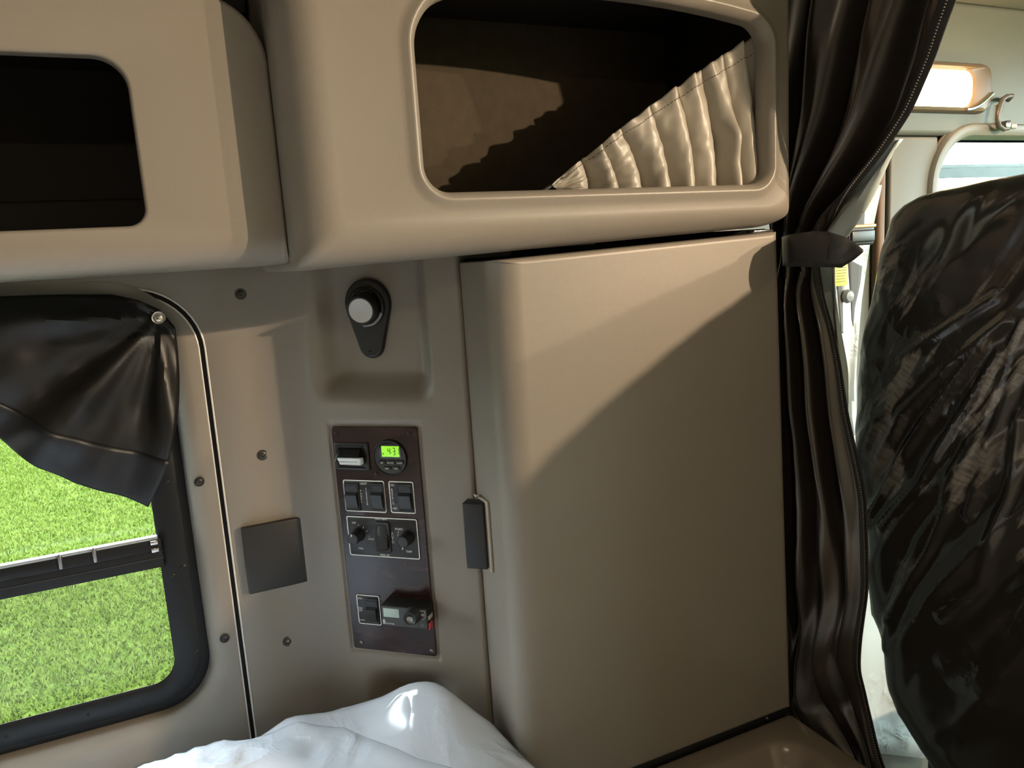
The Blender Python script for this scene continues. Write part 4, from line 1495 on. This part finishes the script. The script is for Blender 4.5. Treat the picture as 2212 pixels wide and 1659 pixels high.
grid('zip_tape', zb, pmat('black_zip_tape', (0.010, 0.009, 0.008), 0.6, bump=0.3, bscale=900), t, thick=0.002)
# zip teeth
sv, sf = [], []
path_ = G[:, ncl - 6] + np.array([-0.0035, 0, 0])
seg = np.concatenate([[0], np.cumsum(np.linalg.norm(np.diff(path_, axis=0), axis=1))])
for q in np.arange(0.0, seg[-1], 0.0034):
    c = np.array([np.interp(q, seg, path_[:, k]) for k in range(3)])
    d = np.array([np.interp(q + 0.004, seg, path_[:, k]) for k in range(3)]) - c
    d /= np.linalg.norm(d) + 1e-9
    w = np.cross(d, [1, 0, 0])
    w /= np.linalg.norm(w) + 1e-9
    k0 = len(sv)
    for sx in (0, -0.0012):
        for a_, b_ in ((-1, -1), (1, -1), (1, 1), (-1, 1)):
            sv.append(c + d * a_ * 0.0007 + w * b_ * 0.0009 + np.array([sx, 0, 0]))
    sf += [(k0 + 4, k0 + 5, k0 + 6, k0 + 7), (k0, k0 + 1, k0 + 5, k0 + 4), (k0 + 1, k0 + 2, k0 + 6, k0 + 5), (k0 + 2, k0 + 3, k0 + 7, k0 + 6), (k0 + 3, k0, k0 + 4, k0 + 7)]
mesh('zip_teeth', sv, sf, pmat('grey_zip_teeth', (0.20, 0.19, 0.18), 0.35), t, smooth=0, kind='stuff')
# pale lining strip that shows behind the zip edge
LNX = KX + 0.03
lr = np.array([(300, 1945, 1950), (360, 1893, 1916), (420, 1840, 1883), (470, 1790, 1855), (510, 1765, 1828), (560, 1765, 1800), (580, 1760, 1806), (640, 1775, 1812), (700, 1797, 1818), (800, 1811, 1826), (900, 1818, 1828), (930, 1822, 1826)])
LG = []
for y in np.linspace(300, 930, 60):
    a, b = np.interp(y, lr[:, 0], lr[:, 1]) - 6, np.interp(y, lr[:, 0], lr[:, 2])
    row = []
    for k in range(7):
        p = onX(a + (b - a) * k / 6, y, LNX)
        row.append((LNX + 0.006 * sin(k * 1.1 + y / 60), p[1], p[2]))
    LG.append(row)
grid('lining', LG, LINING, t, thick=0.001)

# tie strap
t = thing('curtain_tieback', 'black pointed strap tying back the long cab curtain', 'strap', (0.80, 0.78, 1.5))
TXN = 0.797
top = [(1690, 512), (1705, 507), (1730, 503), (1760, 499), (1790, 501), (1825, 512), (1848, 526), (1864, 541)]
bot = [(1692, 574), (1706, 576), (1730, 576), (1762, 577), (1792, 577), (1818, 577), (1845, 560), (1864, 543)]
TG = []
for k in range(29):
    q = k / 28 * (len(top) - 1)
    i = min(int(q), len(top) - 2)
    f_ = q - i
    a = np.array(top[i]) * (1 - f_) + np.array(top[i + 1]) * f_
    b = np.array(bot[i]) * (1 - f_) + np.array(bot[i + 1]) * f_
    row = []
    for m_ in range(7):
        w = m_ / 6
        px_ = a + (b - a) * w
        xd = TXN + 0.030 * (1 - sin(pi * min(1, 0.08 + q / 8.5))) + 0.004 * (2 * w - 1) ** 2 * (1 if q > 3 else 0) - 0.003 * sin(q * 2.0)
        p = onX(px_[0], px_[1], xd)
        row.append((xd, p[1], p[2]))
    TG.append(row)
grid('strap', TG, pmat('black_webbing_strap', (0.030, 0.031, 0.032), 0.42, bump=0.4, bscale=700, stretch=(1, 0.3, 3)), t, thick=0.002)
p0, p1 = onX(1790, 530, 0.793), onX(1786, 562, 0.793)
tube('stitch', [p0, p1], 0.0006, BLACK, t, n=6)

# =================================================================== DRIVER SEAT
SX = 1.0
t = thing('driver_seat', 'high-backed driver seat loosely covered in dark crumpled plastic', 'seat', (SX + 0.15, 0.52, 0.0))
op = [(2005, 1680), (1962, 1610), (1926, 1555), (1910, 1505), (1904, 1450), (1898, 1400), (1884, 1372), (1866, 1335), (1860, 1250), (1858, 1150), (1850, 1040), (1834, 930), (1836, 840), (1846, 760), (1860, 680), (1873, 600), (1887, 530), (1910, 470), (1935, 445), (1965, 428), (2010, 415), (2060, 405), (2120, 392), (2212, 376)]
pl_ = [onX(x - 10, y - (0 if y > 470 else 4), SX)[1:] for x, y in op]
zs_top = pl_[-1][1]
pl_ += [np.array(q) for q in ((0.52, 1.583), (0.42, 1.592), (0.33, 1.597), (0.22, 1.602), (0.10, 1.602), (0.03, 1.600), (-0.03, 1.590), (-0.075, 1.555), (-0.085, 1.30), (-0.07, 1.0), (-0.03, 0.75), (0.02, 0.62), (0.3, 0.58), (0.6, 0.59))]  # unseen inboard flare, shaped to cast the shadow on the tall cabinet
so = resample(np.array(pl_), 420)
cc = np.array([0.46, 1.15])


RIDGES = []
for pl__, h_, w_r in (([(2150, 640), (2060, 700), (1950, 775)], 0.008, 0.012), ([(2180, 690), (2060, 790), (1960, 890), (1905, 990)], 0.010, 0.013),
                      ([(2130, 740), (2040, 850), (1950, 985), (1895, 1085), (1862, 1130)], 0.010, 0.012), ([(2160, 760), (2070, 900), (1985, 1050), (1905, 1140)], 0.009, 0.010),
                      ([(2212, 690), (2140, 880), (2080, 1030), (2000, 1200), (1915, 1345)], 0.010, 0.012), ([(2200, 780), (2150, 960), (2090, 1110)], 0.010, 0.014),
                      ([(2110, 920), (2060, 1040), (2030, 1120)], 0.007, 0.010), ([(2090, 1020), (1990, 1170), (1940, 1290), (1905, 1400)], 0.007, 0.014), ([(2212, 900), (2180, 1080), (2120, 1260), (2040, 1330)], 0.008, 0.013)):
    RIDGES.append((np.array([onX(x_, y_, SX)[1:] for x_, y_ in pl__]), h_, w_r))


def ridges(P2):
    out = np.zeros(len(P2))
    for pl__, h_, w_r in RIDGES:
        best = np.full(len(P2), 9.0)
        for a_, b_ in zip(pl__[:-1], pl__[1:]):
            d_ = b_ - a_
            t_ = np.clip(((P2 - a_) @ d_) / (d_ @ d_), 0, 1)
            best = np.minimum(best, np.linalg.norm(P2 - a_ - t_[:, None] * d_, axis=1))
        out = np.maximum(out, h_ * np.clip(1 - best / w_r, 0, 1) ** 1.2)
    return out


def seat_x(y, z):
    """rear surface of the covered back (towards the viewer), leaning forward as it goes down"""
    x = SX + 0.10 * (1.58 - z) * 0.0
    b = 0.0
    # drawn diagonal pleats
    d1 = (y - 0.55) * 0.84 + (z - 1.2) * 0.54
    d2 = (y - 0.55) * -0.54 + (z - 1.2) * 0.84
    m = math.exp(-((y - 0.68) / 0.22) ** 2 - ((z - 1.13) / 0.30) ** 2)
    w = d2 * 58 + 2.0 * mnoise.noise(Vector((d1 * 3, d2 * 6, 4)))
    b += 0.0
    w1 = d1 * 30 + 2.6 * mnoise.noise(Vector((d2 * 2.2, d1 * 4, 4)))
    tri = abs(((w1 / pi) % 1.0) * 2 - 1)
    b += 0.018 * m * (tri ** 1.5 - 0.4)
    b += 0.010 * mnoise.noise(Vector((d2 * 1.6, d1 * 6, 9)))
    b += 0.0045 * abs(mnoise.noise(Vector((d2 * 7, d1 * 26, 2))))
    b += 0.003 * mnoise.noise(Vector((y * 15, z * 13, 2)))
    return x - b


ls = []
NRG = 130
for k in range(NRG):
    q = (k + 0.15) / (NRG - 1)
    q = min(q, 1)
    l = cc + (so - cc) * q
    bulge = 0.035 * (1 - np.sqrt(np.clip(1 - np.clip((q - 0.86) / 0.14, 0, 1) ** 2, 0, 1)))
    xs = np.array([seat_x(y, z) for y, z in l]) + bulge - ridges(l)
    ls.append(np.stack([xs, l[:, 0], l[:, 1]], 1))
for sc_, xx in ((1.0, 0.10), (0.97, 0.16), (0.85, 0.19)):
    l = cc + (so - cc) * sc_
    ls.append(np.stack([np.full(len(l), SX + xx), l[:, 0], l[:, 1]], 1))
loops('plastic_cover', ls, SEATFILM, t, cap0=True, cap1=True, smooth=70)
rbox('backrest', 0.30, 0.83, 0.70, 1.53, -0.15, -0.06, mat4((0, 1, 0), ZUP, (-1, 0, 0), (SX, 0, 0)), SEATBLACK, t, bev=0.03) if False else None
rbox('cushion', 1.12, 1.62, 0.28, 0.84, 0.50, 0.66, I4, SEATBLACK, t, bev=0.05, seg=4)
rbox('pedestal', 1.18, 1.52, 0.38, 0.74, 0.0, 0.50, I4, BLACK, t, bev=0.02)
# =================================================================== CAB SIDE: header, pillar, window trim, door window
Mc = MW(CABY)
S(rbox('trim_3', 0.95, 2.60, 1.700, CEIL, 0.0, 0.018, Mc, CABTRIM, bev=0.012, seg=4))
zseam = onY(1960, 293, CABY)[2]
S(rbox('trim_4', 1.452, 1.60, 0.9, zseam - 0.004, 0.0, 0.014, Mc, CABPILLAR, bev=0.006, seg=3))
ps = onY(1907, 420, CABY - 0.02)
S(rbox('trim_5', ps[0] - 0.012, ps[0] + 0.010, 0.7, onY(1910, 350, CABY - 0.02)[2] + 0.12, 0.0, 0.022, Mc, pmat('brown_door_seal', (0.16, 0.10, 0.06), 0.6), bev=0.008))
# moulded window trim: arch
def frame_pts(d):
    return rr(1.600 - d, 2.36 + d, 1.06 - d, 1.695 + d, (0.05, 0.05, 0.11 + d, 0.11 + d), 12, 8)


ls = []
for d_, c in ((0.034, 0.0), (0.033, 0.016), (0.028, 0.024), (0.018, 0.026), (0.006, 0.020), (0.0, 0.006), (0.0, -0.05)):
    ls.append(xf(Mc, lift(frame_pts(d_)[0], c)))
DW = S(loops('window_2', ls, pmat('pale_window_trim', (0.18, 0.18, 0.162), 0.45, bump=0.1, bscale=700)))
tube('seal_line', xf(Mc, lift(frame_pts(0.0355)[0], 0.010)), 0.003, pmat('brown_seal', (0.12, 0.085, 0.055), 0.6), DW, n=6, closed=True)
wl, _ = rr(1.59, 2.37, 1.05, 1.70, (0.05, 0.05, 0.115, 0.115), 10, 6)
plate('pane', wl, -0.035, -0.030, Mc, TINTED, DW, bev=0.0008)
# rain guard outside the glass
bz0 = onY(2100, 372, CABY + 0.06)[2]
rg = thing('window_rain_guard', 'dark grey rain guard strip outside the door window', 'rain guard', (1.95, CABY + 0.06, bz0))
rbox('visor', 1.54, 2.40, bz0 - 0.012, bz0 + 0.010, -0.075, -0.055, Mc, pmat('smoked_grey_visor', (0.030, 0.027, 0.033), 0.6, spec=0.2), rg, bev=0.003)
rbox('lip', 1.54, 2.40, bz0 + 0.010, bz0 + 0.018, -0.070, -0.052, Mc, pmat('visor_edge', (0.02, 0.02, 0.022), 0.4), rg, bev=0.002)

# door lamp
t = thing('door_lamp', 'lit oval interior lamp with a dark rim above the door window', 'lamp', (1.66, CABY, 1.80))
lz0, lz1 = onY(2060, 243, CABY - 0.03)[2], onY(2060, 133, CABY - 0.03)[2]
lx0, lx1 = 1.455, onY(2140, 190, CABY - 0.03)[0]
Ml = MW(CABY - 0.018)
o, on = rr(lx0, lx1, lz0, lz1, 0.030, 8, 5)
i, in_ = rr(lx0 + 0.02, onY(2102, 190, CABY - 0.03)[0], lz0 + 0.010, onY(2050, 150, CABY - 0.03)[2], (0.02, 0.035, 0.025, 0.02), 8, 5)
loops('housing', [xf(Ml, l) for l in (lift(o, 0.0), lift(o, 0.008), lift(o - on * 0.004, 0.016), lift(o - on * 0.010, 0.018), lift(i + in_ * 0.004, 0.014), lift(i, 0.006))], pmat('brown_lamp_housing', (0.12, 0.09, 0.06), 0.3), t, cap0=True)
plate('lens', i, 0.004, 0.012, Ml, LAMPLENS, t, bev=0.003)
tube('chrome_edge', [xf(Ml, [(lx1 - 0.003 - 0.085 * q, lz0 + 0.030 + 0.012 - 0.036 * sin(q * pi / 2), 0.019)])[0] for q in np.linspace(0, 1, 9)], 0.004, CHROME, t, n=8)

# coat hook
t = thing('coat_hook', 'small grey metal coat hook beside the lit door lamp', 'hook', (1.84, CABY, 1.76))
hk = [(2197, 212), (2186, 207), (2176, 208), (2166, 214), (2160, 228), (2156, 246), (2155, 258), (2158, 272), (2168, 279), (2178, 277)]
HC = CABY - 0.045
hkp = [onY(x, y, HC) for x, y in hk]
hkp[0] = hkp[0] + np.array([0, 0.02, 0])
tube('hook', hkp, 0.0052, pmat('dark_grey_hook', (0.10, 0.09, 0.08), 0.35), t, n=10)
p = onY(2176, 270, HC)
lathe('boss', p[0], p[2], [(0.010, -0.03), (0.010, 0.004), (0.006, 0.006), (0, 0.006)], MW(HC), STEEL, t, n=20)
rbox('peg', p[0] + 0.004, p[0] + 0.024, p[2] - 0.009, p[2] + 0.004, -0.004, 0.008, MW(HC), pmat('pale_peg', (0.35, 0.34, 0.28), 0.3), t, bev=0.003)
rbox('back_plate', p[0] + 0.0, p[0] + 0.022, p[2] + 0.004, p[2] + 0.050, -0.028, -0.022, MW(HC), CABTRIM, t, bev=0.003)

# seat belt
t = thing('seat_belt', 'grey seat belt hanging at the door pillar behind the driver seat', 'seat belt', (1.30, 1.12, 1.3))
BY = 1.12


def ribbon(name, rows, Y, mat, parent, n=5, wav=0.0, thick=0.0016):
    Gx = []
    r_ = np.array(rows, float)
    for k in range(30):
        q = k / 29 * (len(r_) - 1)
        i = min(int(q), len(r_) - 2)
        f_ = q - i
        a = r_[i] * (1 - f_) + r_[i + 1] * f_
        row = []
        for m_ in range(n):
            w = m_ / (n - 1)
            yy = Y + wav * sin(q * 2 + m_)
            p = onY(a[0] + (a[2] - a[0]) * w, a[1] + (a[3] - a[1]) * w, yy)
            row.append(p)
        Gx.append(row)
    return grid(name, Gx, mat, parent, thick=thick)


ribbon('shoulder_webbing', [(1850, 400, 1878, 410), (1846, 440, 1868, 450), (1840, 490, 1866, 492)], BY + 0.02, WEBBING, t)
ribbon('lap_webbing', [(1832, 560, 1862, 575), (1834, 600, 1858, 612), (1838, 650, 1846, 665), (1840, 690, 1843, 705)], BY, WEBBING, t)
ribbon('lower_webbing', [(1807, 610, 1819, 612), (1812, 660, 1820, 660), (1817, 720, 1821, 720)], BY - 0.01, WEBBING, t)
p = onY(1856, 505, BY - 0.02)
q = onY(1884, 505, BY - 0.02)
Mb = MW(BY - 0.02)
zt, zb_ = onY(1860, 488, BY - 0.02)[2], onY(1860, 530, BY - 0.02)[2]
xa, xb = onY(1830, 505, BY - 0.02)[0], onY(1886, 505, BY - 0.02)[0]
rbox('belt_guide', xa, xb, zb_, zt, -0.012, 0.004, Mb, BLACK, t, bev=0.004)
rbox('guide_bar', xa, xb, zt - 0.004, zt + 0.003, -0.002, 0.008, Mb, pmat('orange_brass_bar', (0.70, 0.42, 0.16), 0.3, metal=0.6), t, bev=0.002)
rbox('guide_roller', xa + 0.004, xb - 0.004, zb_ + 0.006, zt - 0.008, 0.002, 0.009, Mb, DARKSTEEL, t, bev=0.003)
p = onY(1831, 640, BY - 0.015)
lathe('buckle_stop', p[0], p[2], [(0.012, -0.01), (0.014, 0.0), (0.010, 0.007), (0, 0.009)], MW(BY - 0.015), pmat('grey_plastic_stop', (0.22, 0.24, 0.25), 0.35), t, n=24)
pa, pb2 = onY(1803, 572, BY - 0.03), onY(1829, 616, BY - 0.03)
lb = rbox('yellow_tag', pa[0], pb2[0], pb2[2], pa[2], -0.001, 0.001, MW(BY - 0.03), YELLOW, t, bev=0.0003)
for k in range(6):
    zz = pa[2] - (pa[2] - pb2[2]) * (0.15 + 0.13 * k)
    rbox('printed_line', pa[0] + 0.002, pb2[0] - (0.003 if k < 3 else 0.006), zz - 0.0008, zz + 0.0005, 0.0009, 0.0013, MW(BY - 0.03), DARKPRINT, lb, bev=0)

# pale film hanging in the gap beside the seat
t = thing('pillar_plastic_sheet', 'pale clear plastic sheet hanging between the curtain and driver seat', 'plastic sheet', (1.2, 1.16, 1.0))
ribbon('film', [(1770, 380, 1905, 400), (1780, 500, 1880, 520), (1770, 620, 1860, 660), (1790, 760, 1850, 800), (1800, 900, 1850, 920), (1800, 1100, 1900, 1100), (1800, 1300, 1960, 1300), (1800, 1500, 1980, 1500), (1840, 1620, 2010, 1640)], 1.165, CLEARFILM, t, n=12, wav=0.006, thick=0.0008)

# cab ceiling lamp on the passenger side (throws the warm light)
for LP_, nm_ in ((LAMP_POS, 'lit warm ceiling lamp over the passenger seat, nearer the sleeper'), (LAMP_POS2, 'lit warm ceiling lamp over the passenger seat, nearer the windshield')):
  t = thing('ceiling_lamp', nm_, 'lamp', (LP_[0], LP_[1], CEIL))
  MD = mat4((1, 0, 0), (0, -1, 0), (0, 0, -1), (0, 0, CEIL))
  lathe('housing', LP_[0], -LP_[1], [(0.075, 0.0), (0.075, 0.012), (0.068, 0.018), (0.060, 0.016)], MD, pmat('brown_ceiling_lamp', (0.2, 0.16, 0.12), 0.4), t)
  lathe('reflector', LP_[0], -LP_[1], [(0.060, 0.0165), (0.03, 0.012), (0.0, 0.010)], MD, CHROME, t, cap0=False)

# distant trees beyond the door window
for k, (x, y, r, h) in enumerate(((31, 22, 3.0, 3.3), (44, 27.5, 3.6, 3.6))):
    t = thing('tree', ['round pale tree far beyond the door window, nearer the door pillar', 'broad pale tree far beyond the door window, farther from the door pillar'][k], 'tree', (x, y, -1.2))
    bm = bmesh.new()
    for q in range(9):
        bmesh.ops.create_icosphere(bm, subdivisions=2, radius=r * rng.uniform(0.35, 0.6),
                                   matrix=Matrix.Translation((x + rng.uniform(-r, r) * 0.7, y + rng.uniform(-r, r) * 0.7, -1.2 + h * rng.uniform(0.5, 0.95))))
    for v in bm.verts:
        v.co += Vector(rng.uniform(-0.25, 0.25, 3))
    bm.verts.index_update()
    mesh('crown', [tuple(v.co) for v in bm.verts], [tuple(v.index for v in f.verts) for f in bm.faces], LEAF, t, smooth=0)
    bm.free()
    tube('trunk', [(x, y, -1.2), (x, y, h * 0.4)], [0.35, 0.22], pmat('bark', (0.12, 0.09, 0.07), 0.9), t)
